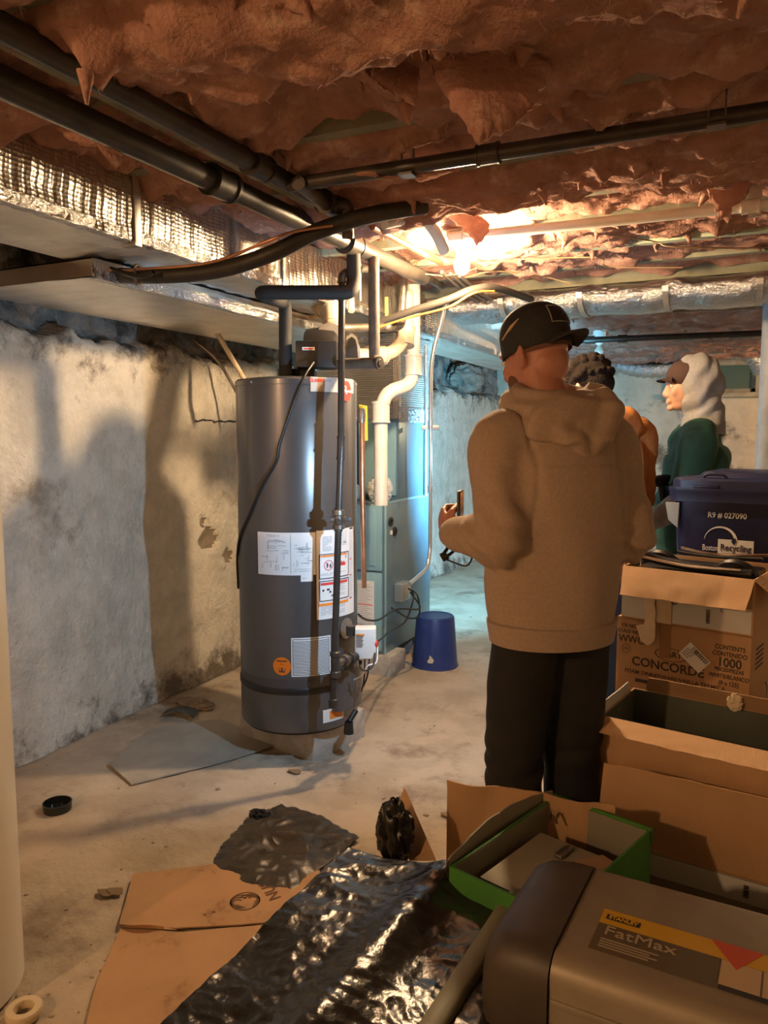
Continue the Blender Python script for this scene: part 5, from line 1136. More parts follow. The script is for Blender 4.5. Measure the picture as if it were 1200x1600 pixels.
# ------------------------------------------------------------------ black plastic sheet over a box
zs_ = .45
a1 = Z(545, 1322, zs_); a2 = Z(800, 1392, zs_); a3 = Z(250, 1605, zs_); a4 = Z(745, 1610, zs_)
fdir = (a3 - a1).normalized()
def drape(u, v):
    """u across left to right, v from far edge towards the camera; margins hang down"""
    uu = min(1, max(0, (u - .10) / .88)); vv = min(1, max(0, (v - .10) / .80))
    L = a1 + fdir * (vv * .86); Rr = a2 + Vector((.05, -.02, 0)) * vv + (a4 - a2).normalized() * (vv * .80)
    p = L.lerp(Rr, uu); dz = 0
    cdir = (a2 - a1).normalized(); 
    if u < .10: t = (.10 - u) / .10; p = p - cdir * (.05 * t ** .6 + .04 * fb((v * 7, 3, 0), 1, 2) * t); dz -= .43 * t
    if v < .10: t = (.10 - v) / .10; p = p - fdir * (.05 * t ** .6); dz = min(dz, -.43 * t)
    q = Vector((p.x, p.y, zs_ + dz))
    k = .0045 * (1 - abs(noise.noise(Vector((p.x * 7, p.y * 9, 0)))) * 2.4) + .0022 * (1 - abs(noise.noise(Vector((p.x * 22, p.y * 30, 3)))) * 2) + .0007 * fb((p.x, p.y, 7), 60, 2)
    k += .022 * math.exp(-((uu - .62 + vv * .3) / .10) ** 2) + .010 * fb((p.x, p.y, 1), 3, 2)
    q.z += k if dz == 0 else k * .3
    if dz < 0: q.z += 0; q.x += .014 * fb((p.x * 20, p.y * 20, q.z * 6), 1, 2)
    q.z = max(q.z, .006)
    return q
mb = MB(); mb.grid(drape, 230, 250)
o = solo('black_plastic_sheet', mb, M('black_film_sheet', (.012, .0115, .010), (.018, .017, .014), 8, .22, bump=.35, bscale=38, bdist=.006, spec=.6), 'large crinkled shiny black plastic sheet draped in the foreground centre', 'plastic sheet', ang=80)
m_ = MB(); m_.add([a1 + fdir * .02 + Vector((.02, 0, -.47 + .0)), a2 + Vector((-.02, -.03, -.47)), a2 + (a4 - a2).normalized() * .72 + Vector((-.02, 0, -.47)), a1 + fdir * .75 + Vector((.02, 0, -.47))] , [(3, 2, 1, 0)])
b_2 = [Vector((v.x, v.y, 0)) for v in m_.v]; mb = MB(); mb.slab([Vector((v.x, v.y, 0)) for v in b_2], (0, 0, 1), .425); solo('covered_carton', mb, m_card, 'brown carton hidden under the large black plastic sheet', 'box')
# thin crumpled bag on the floor
def floorbag(u, v):
    o_ = [(395, 1275), (440, 1262), (500, 1280), (562, 1315), (520, 1350), (455, 1398), (395, 1390), (330, 1360), (345, 1330), (372, 1300)]
    a = 2 * PI * u; k = u * len(o_); i = int(k) % len(o_); t = k - int(k); px = o_[i][0] * (1 - t) + o_[(i + 1) % len(o_)][0] * t; py = o_[i][1] * (1 - t) + o_[(i + 1) % len(o_)][1] * t
    c = Vector((445, 1330, 0)); rg = 1 + .05 * fb((math.cos(a) * 6, math.sin(a) * 6, 0), 1, 3); q = c.lerp(Vector((px, py, 0)), v * rg); w_ = Z(q.x, q.y, 0)
    w_.z = .012 + (.028 * (1 - v ** 3)) * (1 - abs(noise.noise(Vector((w_.x * 6, w_.y * 7, 2)))) * 2) + .004 * (1 - abs(noise.noise(Vector((w_.x * 22, w_.y * 22, 5)))) * 2)
    w_.z = max(.008, w_.z); return w_
mb = MB(); mb.grid(floorbag, 220, 60, closeu=True); solo('plastic_bag', mb, M('thin_black_film', (.035, .030, .022), (.055, .045, .032), 14, .35, bump=.3, bscale=36, bdist=.006, spec=.4), 'thin crumpled black plastic bag lying flat on the floor cardboard', 'plastic bag', ang=80)
crumple('plastic_bag_knot', 'ragged torn black film tuft at the far edge of the floor bag', 'plastic bag', Z(408, 1275, .015), (.05, .03, .02), m_bag, 12, n=30, m=20, amp=.6)

# ------------------------------------------------------------------ things on the floor
def flatpiece(name, label, cat, outline, mat, th=.004, z=.012, seed=0, curl=0):
    pts = []; 
    for i in range(len(outline)):
        a = Z(*outline[i], z); b = Z(*outline[(i + 1) % len(outline)], z)
        for k in range(8): q = a.lerp(b, k / 8); pts.append(q + Vector((.004 * fb(q * 14 + Vector((seed, 0, 0)), 1, 2), .004 * fb(q * 14 + Vector((0, seed, 0)), 1, 2), 0)))
    return solo(name, MB().slab(pts, (0, 0, 1), th), mat, label, cat)
m_flc = M('floor_cardboard', (.46, .275, .14), (.40, .235, .12), 4, .85, bump=.25, bscale=22, c3=(.28, .15, .07), s3=5, t3=(.56, .66))
fc = flatpiece('flattened_cardboard', 'upper sheet of flattened brown cardboard on the floor with dark printed emblem', 'cardboard', [(208, 1368), (330, 1352), (470, 1350), (560, 1385), (470, 1440), (275, 1452), (186, 1446)], m_flc, seed=1)
P = Plane(Z(383, 1410, .0165), Vector((1, .12, 0)), Vector((-.12, 1, 0)))
cx_ = Z(383, 1408, .0165); Xp = (Z(402, 1402, .0165) - cx_).normalized(); P = Plane(cx_, Xp, Vector((-Xp.y, Xp.x, 0)))
mb = MB(); P.ring(mb, 0, 0, .045, .041)
for k in range(3): P.ring(mb, -.010 - .006 * k, .004, .034 - .009 * k, .030 - .009 * k, .3, PI * 1.5); P.ring(mb, .010 + .006 * k, -.004, .034 - .009 * k, .030 - .009 * k, -PI * .5, PI * .7)
vs, fs = txt('NUS', .052, .0005, .0004); mb.add([P.p(.085 - v.y, .012 + v.x, .001 + v.z) for v in vs], fs); vs, fs = txt('V  <', .022, .0005); mb.add([P.p(-.11 + v.x, -.005 + v.y, .001 + v.z) for v in vs], fs)
fo = fc; o = obj('printed_emblem', mb, M('faded_ink', (.14, .08, .045), None, rough=.9), None, ang=0); o.parent = fc; o.matrix_parent_inverse = Matrix.Translation(-fc.location); o['kind'] = 'stuff'
flatpiece('flattened_cardboard', 'lower stained sheet of flattened brown cardboard on the floor at the photo bottom', 'cardboard', [(188, 1452), (285, 1458), (480, 1440), (520, 1500), (300, 1660), (120, 1660), (150, 1540)], m_flc, seed=4)
mb = MB(); mb.grid(lambda u, v: Z(186 + 92 * u, 1449 + 4 * u - 6 * v * math.sin(PI * u), .017 + .018 * v * math.sin(PI * min(1, u * 1.2))), 14, 4); solo('cardboard_tear', mb, m_flc, 'curled torn edge between the two flattened cardboard sheets', 'cardboard')
# black lid
q = Z(90, 1268, 0); mb = MB(); mb.lathe((q.x, q.y, .004), [(0, 0), (.046, 0), (.050, .004), (.052, .034), (.048, .034), (.046, .008), (0, .006)], 36); solo('round_cap', mb, M('black_gloss', (.012, .013, .010), None, rough=.15), 'small round glossy black cap lying open on the floor at left', 'lid', ang=40)
# tape ring
q = Z(38, 1589, 0); mb = MB(); mb.lathe((q.x, q.y, .006), [(.022, 0), (.041, 0), (.043, .004), (.043, .016), (.040, .02), (.024, .02), (.022, .016), (.022, 0)], 36, cap=False); solo('tape_ring', mb, M('cream_plastic', (.62, .50, .33), None, rough=.45), 'cream-coloured ring lying on the floor in the lower left corner', 'ring', ang=40)
# dark rag / tray by the wall and board on the floor
flatpiece('thin_board', 'thin grey board lying on the floor against the left wall', 'board', [(238, 1138), (345, 1125), (432, 1165), (355, 1190), (205, 1227), (170, 1195)], M('grey_board', (.36, .32, .26), (.30, .27, .22), 6, .85), .006, .01, 9)
mb = MB(); c = Z(275, 1127, 0)
mb.grid(lambda u, v: c + Vector((CS, SN, 0)) * (-.085 + .17 * u) + Vector((-SN, CS, 0)) * (.12 * v) + Vector((0, 0, .012 + .045 * math.sin(PI * u) * (1 - v * .5) + .006 * fb((u * 4, v * 4, 0), 1, 2))), 20, 8); solo('dark_rubber_piece', mb, M('dark_rubber', (.055, .055, .045), None, rough=.7), 'bent dark green-black piece lying on the floor by the left wall', 'scrap')
crumple('rock_piece', 'low dirty stone lump on the floor between the wall and heater', 'stone', Z(305, 1100, .01), (.12, .05, .03), m_dirt, 7, n=30, m=18)
crumple('wall_boulder', 'large grey boulder sticking out of the far left wall under the duct', 'stone', AX(728, 590, WL + .04), (.16, .34, .15), M('boulder', (.30, .29, .25), (.22, .21, .18), 4, .9, bump=.6, bscale=14, bdist=.02), 21, n=50, m=34, amp=.35, sc=1.6)
# crack in wall
q0 = AX(310, 657, WL + .01); mb = MB()
for k in range(56):
    a = AX(308 + k * 1.22, 657 + 2.6 * fb((k * .25, 0, 0), .6, 2) + (k > 22) * 1.5, WL + .02 + .0); a.x = lw(a.y, a.z)[0] + .001; mb.ell(a, (.004, .012, .0035 + .006 * abs(fb((k * .4, 5, 0), 1, 2))), n=8, m=5)
o = obj('crack', mb, m_ink, None); o.parent = wl_o; o['kind'] = 'stuff'
# debris
mb = MB(); r = random.Random(12)
for i in range(420):
    px = r.uniform(20, 960); py = r.uniform(1060, 1590) if r.random() < .75 else r.uniform(900, 1060)
    q = Z(px, py, .0); 
    if q.x < WL + .08: continue
    s = r.uniform(.0015, .005) * (2.2 if r.random() < .06 else 1); q.z = fl(q.x, q.y)[2] + s * .3
    mb.ell(q, (s * r.uniform(.7, 1.8), s * r.uniform(.7, 1.5), s * .6), Matrix.Rotation(r.random() * 3, 3, 'Z'), 6, 4)
o = obj('floor_debris', mb, M('debris', (.30, .25, .18), (.38, .32, .25), 30, .9), ang=0); tag(o, 'scattered grit and crumbs over the concrete floor', 'debris', kind='stuff')
for i, (px, py) in enumerate(((460, 1205), (700, 1273), (180, 1392), (165, 1394))):
    q = Z(px, py, .008); mb = MB(); mb.slab([q + Vector((.03 * math.cos(a) * (1 + .4 * fb((a, i, 0), 1, 2)), .018 * math.sin(a), .004 * math.sin(a * 2))) for a in [k * PI / 5 for k in range(10)]], (0, 0, 1), .002)
    solo('leaf_scrap', mb, M('dry_leaf', (.20, .14, .08), None, rough=.9), ('dry scrap on the floor just before the heater block', 'dry leaf scrap on the floor left of the man', 'torn brown scrap at the cardboard corner', 'flat brown scrap beside the torn scrap at left')[i], 'scrap')
# white tank at the left edge
q = Z(22, 1500, .1); tc_ = c2r(-1.14, 1.80); mb = MB(); wt = thing('white_tank', 'white cylindrical tank with a perforated band, cut by the left photo edge', 'tank', (tc_[0], tc_[1], 0)); rt = .215
mb.lathe((tc_[0], tc_[1], 0), [(rt - .03, 0), (rt - .006, .004), (rt, .012), (rt, 1.30), (rt - .01, 1.31), (0, 1.315)], 80); obj('shell', mb, M('white_enamel', (.72, .68, .60), None, rough=.3, coat=.2), wt)
mb = MB()
for i in range(28):
    for j in range(13):
        a = math.radians(-100) + i * .05; d_ = Vector((math.cos(a), math.sin(a), 0)); q = Vector((tc_[0], tc_[1], .10 + j * .0088)) + d_ * (rt + .0006)
        mb.lathe(q, [(0, 0), (.0028, 0), (0, .001)], 6, axis=d_, cap=False)
obj('perforated_band', mb, m_ink, wt, ang=0)['kind'] = 'stuff'
# white steel post at the right
q = D(1202, 600, 4.3); pp = thing('support_post', 'pale round steel post at the right edge behind the recycling bin', 'post', (q.x, q.y, 0))
mb = MB(); mb.lathe((q.x, q.y, 0), [(.085, .001), (.085, .01), (.05, .011), (.05, 2.185), (.08, 2.186), (.08, 2.199)], 40); obj('shaft', mb, M('post_paint', (.42, .45, .50), (.34, .36, .40), 8, .5), pp, ang=30)
# ------------------------------------------------------------------ people
V = Vector
def remesh(mb, voxel, sm=6, fac=.5):
    """unite lofted parts into one continuous smooth surface"""
    me = bpy.data.meshes.new('tmp'); me.from_pydata([tuple(v) for v in mb.v], [], mb.f)
    bm = bmesh.new(); bm.from_mesh(me); bmesh.ops.recalc_face_normals(bm, faces=bm.faces); bm.to_mesh(me); bm.free()
    o = bpy.data.objects.new('tmp', me); COL.objects.link(o)
    r = o.modifiers.new('r', 'REMESH'); r.mode = 'VOXEL'; r.voxel_size = voxel
    s = o.modifiers.new('s', 'SMOOTH'); s.factor = fac; s.iterations = sm
    dg = bpy.context.evaluated_depsgraph_get(); m2 = bpy.data.meshes.new_from_object(o.evaluated_get(dg))
    out = MB(); n = len(m2.vertices); a = np.empty(n * 3); m2.vertices.foreach_get('co', a); nn = np.empty(n * 3); m2.vertices.foreach_get('normal', nn)
    out.v = [V(x) for x in a.reshape(-1, 3)]; out.n = [V(x) for x in nn.reshape(-1, 3)]; out.f = [tuple(p.vertices) for p in m2.polygons]
    bpy.data.objects.remove(o); bpy.data.meshes.remove(me); bpy.data.meshes.remove(m2); return out
def limb(mb, pts, rs, n=20, sm=6, up=None): mb.tube([V(p) for p in pts], list(rs), n, smooth=sm, up=up)
def hand(mb, wrist, fdir, nrm, side, curl=(40, 40, 40, 40), s=1.0, thumb=.5):
    """palm and five fingers; nrm is where the palm faces, side the direction towards the thumb"""
    w = V(wrist); f = V(fdir).normalized(); nn = (V(nrm) - f * V(nrm).dot(f)).normalized(); sd = (V(side) - f * V(side).dot(f)); sd = (sd - nn * sd.dot(nn)).normalized()
    P0 = w; P1 = w + f * .045 * s; P2 = w + f * .092 * s
    mb.tube([P0 - f * .02, P0, P1, P2], [(.026 * s, .018 * s), (.027 * s, .018 * s), (.040 * s, .015 * s), (.042 * s, .012 * s)], 16, up=nn)
    lens = (.072, .080, .074, .058)
    for k in range(4):
        b = P2 + sd * (.030 - .020 * k) * s - f * (.004 * abs(k - 1.2)) * s; d = f; a = math.radians(curl[k]); pts = [b - f * .015 * s, b]; L = lens[k] * s; p = b
        for q, (fr_, am) in enumerate(((.45, .6), (.30, 1.1), (.25, .9))):
            ax = d.cross(nn).normalized(); d = (Matrix.Rotation(a * am, 3, ax) @ d).normalized(); p = p + d * L * fr_; pts.append(p)
            nn_ = nn
        mb.tube(pts, [.0095 * s, .0095 * s, .009 * s, .0082 * s, .0068 * s], 10)
    b = w + f * .028 * s + sd * .026 * s; d = (f * .55 + sd * .8 + nn * thumb).normalized(); d2 = (f * .9 + sd * .15 + nn * (thumb + .2)).normalized()
    mb.tube([b - d * .01, b + d * .028 * s, b + d * .028 * s + d2 * .028 * s, b + d * .028 * s + d2 * .052 * s], [.013 * s, .0125 * s, .0105 * s, .008 * s], 10)
def head_shape(mb, Mh, s=1.0, ears=True):
    """Mh: head centre and turn, +y is the way the face looks"""
    R = Mh.to_3x3(); c = lambda x, y, z: Mh @ (V((x, y, z)) * s)
    E = lambda p, r, RR=None: mb.ell(c(*p), tuple(a * s for a in r), R if RR is None else R @ RR, 24, 16)
    E((0, -.012, .030), (.074, .094, .088)); E((0, .022, -.020), (.064, .074, .088)); E((0, .034, -.082), (.044, .046, .034)); E((0, -.045, -.03), (.060, .050, .06))
    E((0, .084, .022), (.048, .016, .011)); E((-.035, .066, -.028), (.022, .022, .022)); E((.035, .066, -.028), (.022, .022, .022))
    mb.tube([c(0, .086, .016), c(0, .098, -.010), c(0, .108, -.032), c(0, .094, -.042)], [.008 * s, .0095 * s, .0125 * s, .011 * s], 12)
    E((-.012, .098, -.040), (.009, .010, .007)); E((.012, .098, -.040), (.009, .010, .007))
    E((0, .090, -.064), (.023, .012, .006)); E((0, .089, -.074), (.020, .012, .007)); E((0, .082, -.100), (.020, .018, .014))
    if ears:
        for sx in (-1, 1):
            E((sx * .077, -.008, -.012), (.010, .020, .032), Matrix.Rotation(.25 * sx, 3, 'Z')); E((sx * .083, -.016, -.004), (.006, .014, .026), Matrix.Rotation(.5 * sx, 3, 'Z'))
def eyes(par, Mh, s=1.0):
    for sx in (-1, 1):
        mb = MB(); mb.ell(Mh @ (V((sx * .031, .078, .004)) * s), (.012 * s,) * 3, None, 14, 10); e = obj('eye', mb, M('eye_white', (.6, .58, .55), None, rough=.2), par, ang=60)
        mb = MB(); mb.ell(Mh @ (V((sx * .031, .0882, .004)) * s), (.0055 * s, .003 * s, .0055 * s), Mh.to_3x3(), 12, 8); obj('iris', mb, M('eye_iris', (.05, .03, .02), None, rough=.2), e, ang=60)
def folds(mb, fn):
    mb.v = [v + n * fn(v) for v, n in zip(mb.v, mb.n)]; return mb
def person(name, label, base, face_yaw, skin, P, hd_yaw, hd_pitch=0, hd_roll=0, s=1.0):
    """P: joint dictionary in the figure's own frame (x right hand, y forward). returns the body (a thing) and its frame"""
    Mw = Matrix.Translation(V(base)) @ Matrix.Rotation(face_yaw, 4, 'Z')
    Mh = Mw @ Matrix.Translation(P['head']) @ Matrix.Rotation(hd_yaw, 4, 'Z') @ Matrix.Rotation(hd_pitch, 4, 'X') @ Matrix.Rotation(hd_roll, 4, 'Y')
    mb = MB(Mw)
    h = P['head']; nk = P['neck']; ch = P['chest']; pv = P['pelvis']
    mb.tube([nk - V((0, 0, .06)), nk, V(h) + V((0, -.025, -.06)), V(h) + V((0, -.02, .0))], [.075, .062, .060, .058], 20, smooth=5)
    limb(mb, [pv - V((0, 0, .06)), pv + V((0, 0, .05)), (pv + ch) / 2, ch, ch + V((0, 0, .10)), nk], [(.145, .10), (.150, .105), (.135, .095), (.165, .105), (.15, .085), (.06, .055)], 24, 5, up=V((0, 1, 0)))
    for sd in 'LR':
        sh, el, wr = P['sh' + sd], P['el' + sd], P['wr' + sd]
        limb(mb, [ch.lerp(sh, .5) + V((0, 0, .05)), sh, sh.lerp(el, .35), el, el.lerp(wr, .3), wr], [.055, .055, .047, .038, .040, .026], 16, 5)
        hp_, kn, an = P['hp' + sd], P['kn' + sd], P['an' + sd]
        limb(mb, [hp_ + V((0, 0, .04)), hp_, hp_.lerp(kn, .4), kn, kn.lerp(an, .3), an], [.075, .085, .076, .052, .054, .036], 18, 5)
        f = P.get('ft' + sd, V((0, 1, 0))); mb.tube([an - f * .05 + V((0, 0, -.05)), an + f * .02 + V((0, 0, -.05)), an + f * .12 + V((0, 0, -.065)), an + f * .17 + V((0, 0, -.068))], [(.030, .032), (.036, .036), (.042, .022), (.030, .016)], 14, up=V((0, 0, 1)))
        hk = P['hand' + sd]; hand(mb, wr, hk[0], hk[1], hk[2], hk[3] if len(hk) > 3 else (35, 38, 40, 45), 1.0)
    head_shape(MB2(mb), Mh, s)
    out = remesh(mb, .0055, 4, .5)
    b = solo(name, out, skin, label, 'person', ang=80); b.location.z = b.location.z
    return b, Mw, Mh
def MB2(mb): mb.M = None; return mb
m_skin = M('skin_ruddy', (.48, .22, .15), (.42, .18, .12), 14, .5, bump=.06, bscale=160)
m_skin2 = M('skin_fair', (.58, .34, .24), (.52, .28, .19), 14, .5)
m_hoodie = M('hoodie_taupe', (.40, .305, .235), (.365, .275, .21), 120, .95, bump=.35, bscale=260, bdist=.002, thr=(.4, .6))
m_seam = M('hoodie_seam', (.21, .15, .11), None, rough=.95)
m_trou = M('black_trousers', (.010, .010, .011), (.015, .014, .014), 20, .85, bump=.2, bscale=120)
m_cap = M('black_cap', (.016, .016, .017), (.022, .021, .02), 60, .8, bump=.3, bscale=220)
m_grey = M('grey_jersey', (.30, .29, .285), (.26, .25, .245), 70, .95, bump=.3, bscale=180)
m_org = M('orange_fleece', (.50, .19, .05), (.44, .16, .04), 50, .95, bump=.3, bscale=160)
m_grn = M('green_shirt', (.018, .075, .05), (.014, .06, .04), 20, .85)
m_hair = M('dark_curly_hair', (.010, .007, .005), (.018, .012, .009), 60, .9, spec=.12, bump=1, bscale=90, bdist=.01)
m_shoe = M('shoe', (.05, .05, .05), None, rough=.6)
def shoe(par, Mw, an, f, mat=m_shoe, sole=None):
    mb = MB(Mw); a = V(an); f = V(f).normalized(); z = lambda h: V((0, 0, h - a.z))
    mb.tube([a - f * .085 + z(.045), a - f * .03 + z(.055), a + f * .06 + z(.048), a + f * .15 + z(.034), a + f * .20 + z(.028)], [(.030, .030), (.040, .044), (.046, .036), (.048, .024), (.028, .016)], 20, smooth=5, up=V((0, 0, 1)))
    mb.cyl(a + z(.05), a + z(.115), .045, 20)
    out = remesh(mb, .006, 4); s_ = obj('shoe', out, mat, par, ang=80)
    mb = MB(Mw); sd = f.cross(V((0, 0, 1))); pts = []
    for k in range(24):
        t = 2 * PI * k / 24; pts.append(a + f * (.057 + .148 * math.cos(t)) + sd * (.046 + .006 * math.cos(t)) * math.sin(t) + z(.002))
    mb.slab(pts, (0, 0, 1), .024); obj('sole', mb, sole or m_white, s_)
def trousers(par, Mw, P, mat, r=1.0, top=None):
    mb = MB(Mw); pv = P['pelvis']
    limb(mb, [pv - V((0, 0, .10)), pv + V((0, 0, -.02)), pv + V((0, 0, .10)), top or pv + V((0, 0, .16))], [(.13 * r, .115 * r), (.160 * r, .124 * r), (.150 * r, .114 * r), (.140 * r, .105 * r)], 28, 5, up=V((0, 1, 0)))
    for sd in 'LR':
        hp_, kn, an = P['hp' + sd], P['kn' + sd], P['an' + sd]
        limb(mb, [hp_ + V((0, 0, .05)), hp_ - V((0, 0, .02)), hp_.lerp(kn, .45), kn, kn.lerp(an, .35), an.lerp(kn, .18), an + V((0, 0, -.03))], [.070 * r, .092 * r, .094 * r, .082 * r, .082 * r, .076 * r, .082 * r], 22, 5)
    out = remesh(mb, .009, 5)
    inv = Mw.inverted()
    def fn(v):
        q = inv @ v; kz = P['knL'].z
        return .007 * fb(q, 5, 3) + .0035 * math.exp(-((q.z - kz) / .10) ** 2) * math.sin(q.z * 70 + 8 * fb(q, 4, 2)) + .006 * math.exp(-((q.z - .14) / .09) ** 2) * math.sin(q.z * 110 + 6 * fb(q, 4, 2))
    return obj('trousers', folds(out, fn), mat, par, ang=80)

# ---------------- the near man, seen from behind
B1 = c2r(0.468, 2.10, 0); FY = YAW + math.radians(18)
P1 = dict(head=V((-.030, .070, 1.618)), neck=V((-.01, .01, 1.46)), chest=V((0, -.01, 1.27)), pelvis=V((0, 0, .93)),
          shL=V((-.165, .0, 1.385)), shR=V((.165, -.0, 1.38)), elL=V((-.198, -.055, 1.135)), elR=V((.200, -.03, 1.12)), wrL=V((-.240, .165, 1.12)), wrR=V((.10, .20, 1.13)),
          hpL=V((-.085, 0, .88)), hpR=V((.085, 0, .88)), knL=V((-.095, .03, .48)), knR=V((.085, .02, .48)), anL=V((-.11, 0, .09)), anR=V((.08, 0, .09)),
          ftL=V((-.25, .97, 0)), ftR=V((.15, .98, 0)),
          handL=(V((.10, .9, .35)), V((1, .1, .1)), V((0, -.2, 1)), (50, 55, 58, 60)), handR=(V((-.7, .7, .2)), V((-.3, -.2, 1)), V((0, 1, .2)), (40, 45, 50, 50)))
b1, W1, H1 = person('person', 'man seen from behind in taupe hoodie, black trousers and backward black cap', B1, FY, m_skin, P1, math.radians(24), math.radians(-14))
eyes(b1, H1)
trousers(b1, W1, P1, m_trou, .98)
for sd in 'LR': shoe(b1, W1, P1['an' + sd], P1['ft' + sd])
def hoodie(par, Mw, P, mat, hem, r=1.0, name='hoodie', foldamp=1.0, cuff=True, wrn=1.0):
    mb = MB(Mw); pv = P['pelvis']; ch = P['chest']; nk = P['neck']
    limb(mb, [V((0, 0, hem - .012)), V((0, 0, hem + .05)), V((0, 0, hem + .16)), (pv + ch) / 2 + V((0, 0, .02)), ch, ch + V((0, .005, .085)), nk + V((0, -.005, -.035)), nk + V((0, .0, .02))],
         [(.172 * r, .130 * r), (.182 * r, .142 * r), (.198 * r, .155 * r), (.200 * r, .152 * r), (.205 * r, .148 * r), (.188 * r, .128 * r), (.105 * r, .090 * r), (.078 * r, .075 * r)], 36, 6, up=V((0, 1, 0)))
    for sd in 'LR':
        sh, el, wr = P['sh' + sd], P['el' + sd], P['wr' + sd]; d = (wr - el).normalized(); e2 = el - d * .012
        limb(mb, [ch.lerp(sh, .45) + V((0, 0, .06)), sh + V((0, 0, -.005)), sh.lerp(el, .5), e2, el.lerp(wr, .35), el.lerp(wr, .75), wr - d * .01], [.085 * r, .083 * r, .078 * r, .074 * r, .070 * r, .060 * r, .042 * r], 24, 6)
    out = remesh(mb, .0075, 8, .6); inv = Mw.inverted()
    def fn(v):
        q = inv @ v; d = 0
        for sd in 'LR':
            el = P['el' + sd]; sh = P['sh' + sd]; wr = P['wr' + sd]
            dd = (q - el).length; d += .009 * math.exp(-(dd / .10) ** 2) * math.sin((q - el).dot((wr - sh).normalized()) * 120 + 5 * fb(q, 6, 2))
            ds = (q - (sh + V((0, 0, -.12)) * 1.0 + (ch - sh) * .3)).length; d += .008 * math.exp(-(ds / .09) ** 2) * math.sin(q.z * 60 + q.x * 70 + 4 * fb(q, 5, 2))
        d += .006 * fb(V((q.x * 3.2, q.y * 3.2, q.z * 1.2)), 1.3, 3) + .005 * math.sin(q.x * 26 + 5 * fb(V((q.x, q.y, q.z * .5)), 3, 2)) * (1 if q.z < ch.z + .05 else .2)
        if q.z > 1.14 * P['shL'].z / 1.385: d -= .007 * math.exp(-((abs(q.x) - .140 + .02 * math.sin((q.z - 1.14) * 9)) / .007) ** 2)
        return d * foldamp
    o = obj(name, folds(out, fn), mat, par, ang=80)
    if cuff:
        for sd in 'LR':
            el, wr = P['el' + sd], P['wr' + sd]; d = (wr - el).normalized(); mb = MB(Mw); a = wr - d * .05
            mb.tube([a, a + d * .01, a + d * .05, a + d * .055], [.040 * r, .043 * r, .038 * r, .034 * r], 24); obj('cuff', mb, mat, o, ang=60)
    return o
ho = hoodie(b1, W1, P1, m_hoodie, .845, 1.0)
# ribbed hem, seams, hood
mb = MB(W1)
def ringpts(hz_, rx, ry, n=48): return [V((rx * math.cos(2 * PI * k / n), ry * math.sin(2 * PI * k / n), hz_)) for k in range(n)]
obj('ribbed_hem', loft([ringpts(.833, .168, .130), ringpts(.835, .179, .141), ringpts(.893, .189, .150), ringpts(.897, .183, .144)], W1), m_hoodie, ho, ang=50)
mb = MB(W1)
nk = P1['neck']
def ringtube(mb, c, rx, ry, r, tilt=0, n=28, yaw=0, rr=None):
    R = Matrix.Rotation(yaw, 3, 'Z') @ Matrix.Rotation(tilt, 3, 'X'); pts = [V(c) + R @ V((rx * math.cos(2 * PI * k / n), ry * math.sin(2 * PI * k / n), 0)) for k in range(n + 1)]
    mb.tube(pts, [r * (1 if rr is None else rr(k / n)) for k in range(n + 1)], 14)
ringtube(mb, nk + V((-.0, .005, .015)), .105, .098, .040, tilt=math.radians(14))
ringtube(mb, nk + V((-.0, -.005, .045)), .092, .085, .028, tilt=math.radians(10))
# hood pouch hanging behind, pulled to the right
mb.ell(nk + V((-.02, -.105, -.015)), (.120, .045, .060), Matrix.Rotation(-.30, 3, 'Y'), 24, 16)
mb.ell(nk + V((.030, -.105, -.030)), (.075, .045, .070), Matrix.Rotation(.4, 3, 'Y'), 24, 16)
mb.tube([nk + V((.10, -.06, .045)), nk + V((.10, -.10, .0)), nk + V((.065, -.132, -.065)), nk + V((.030, -.135, -.115))], [.042, .050, .036, .010], 16, smooth=5)
mb.tube([nk + V((.075, -.04, .065)), nk + V((.125, -.06, .04)), nk + V((.15, -.075, -.02))], [.026, .030, .018], 14, smooth=5)
mb.tube([nk + V((-.11, -.05, -.03)), nk + V((-.06, -.12, -.045)), nk + V((.0, -.138, -.085)), nk + V((.030, -.135, -.12))], [.03, .032, .028, .010], 14, smooth=5)
out = remesh(mb, .007, 6, .6); inv = W1.inverted()
out = folds(out, lambda v: .004 * fb(inv @ v, 9, 3) + .004 * math.sin((inv @ v).z * 95 + 6 * fb(inv @ v, 7, 2)))
obj('hood', out, m_hoodie, ho, ang=80)
# cap worn backwards
inv = H1.inverted()
def capfn(u, v, off=0.0):
    a = 2 * PI * u; t = v * PI / 2 * 1.02; rr = 1 + .006 * math.sin(a * 3)
    x = .0845 * math.sin(t) * math.cos(a); y = -.010 + .104 * math.sin(t) * math.sin(a); z = .040 + .104 * math.cos(t) ** .72 if math.cos(t) > 0 else .040
    if v > .92: z = .040 - (v - .92) / .08 * .034
    if y > .05 and v > .85: z += 0
    return H1 @ V((x * (1 + off), y * (1 + off), z))
mb = MB(); mb.grid(lambda u, v: capfn(u, v), 64, 30, closeu=True); mb.grid(lambda u, v: capfn(u, .85 + .15 * v, -.04), 64, 6, closeu=True)
cp_ = obj('cap', mb, m_cap, b1, ang=60)
mb = MB(H1)
def brim(u, v, dz): # points to the back of the head
    a = PI + (u - .5) * 2.0 + PI / 2 * 0; a = -PI / 2 + (u - .5) * 1.75
    r0 = 1.0; ex = .058 * v; x = .083 * math.cos(a) * (1 + .02 * v); y = -.010 + (.104 + 0) * math.sin(a) - ex * math.cos((u - .5) * 2.6) ** .8
    return V((x, y, .022 + .012 * (1 - abs(2 * u - 1) ** 2) * 0 + .004 - .012 * v - .016 * abs(2 * u - 1) ** 2 + dz))
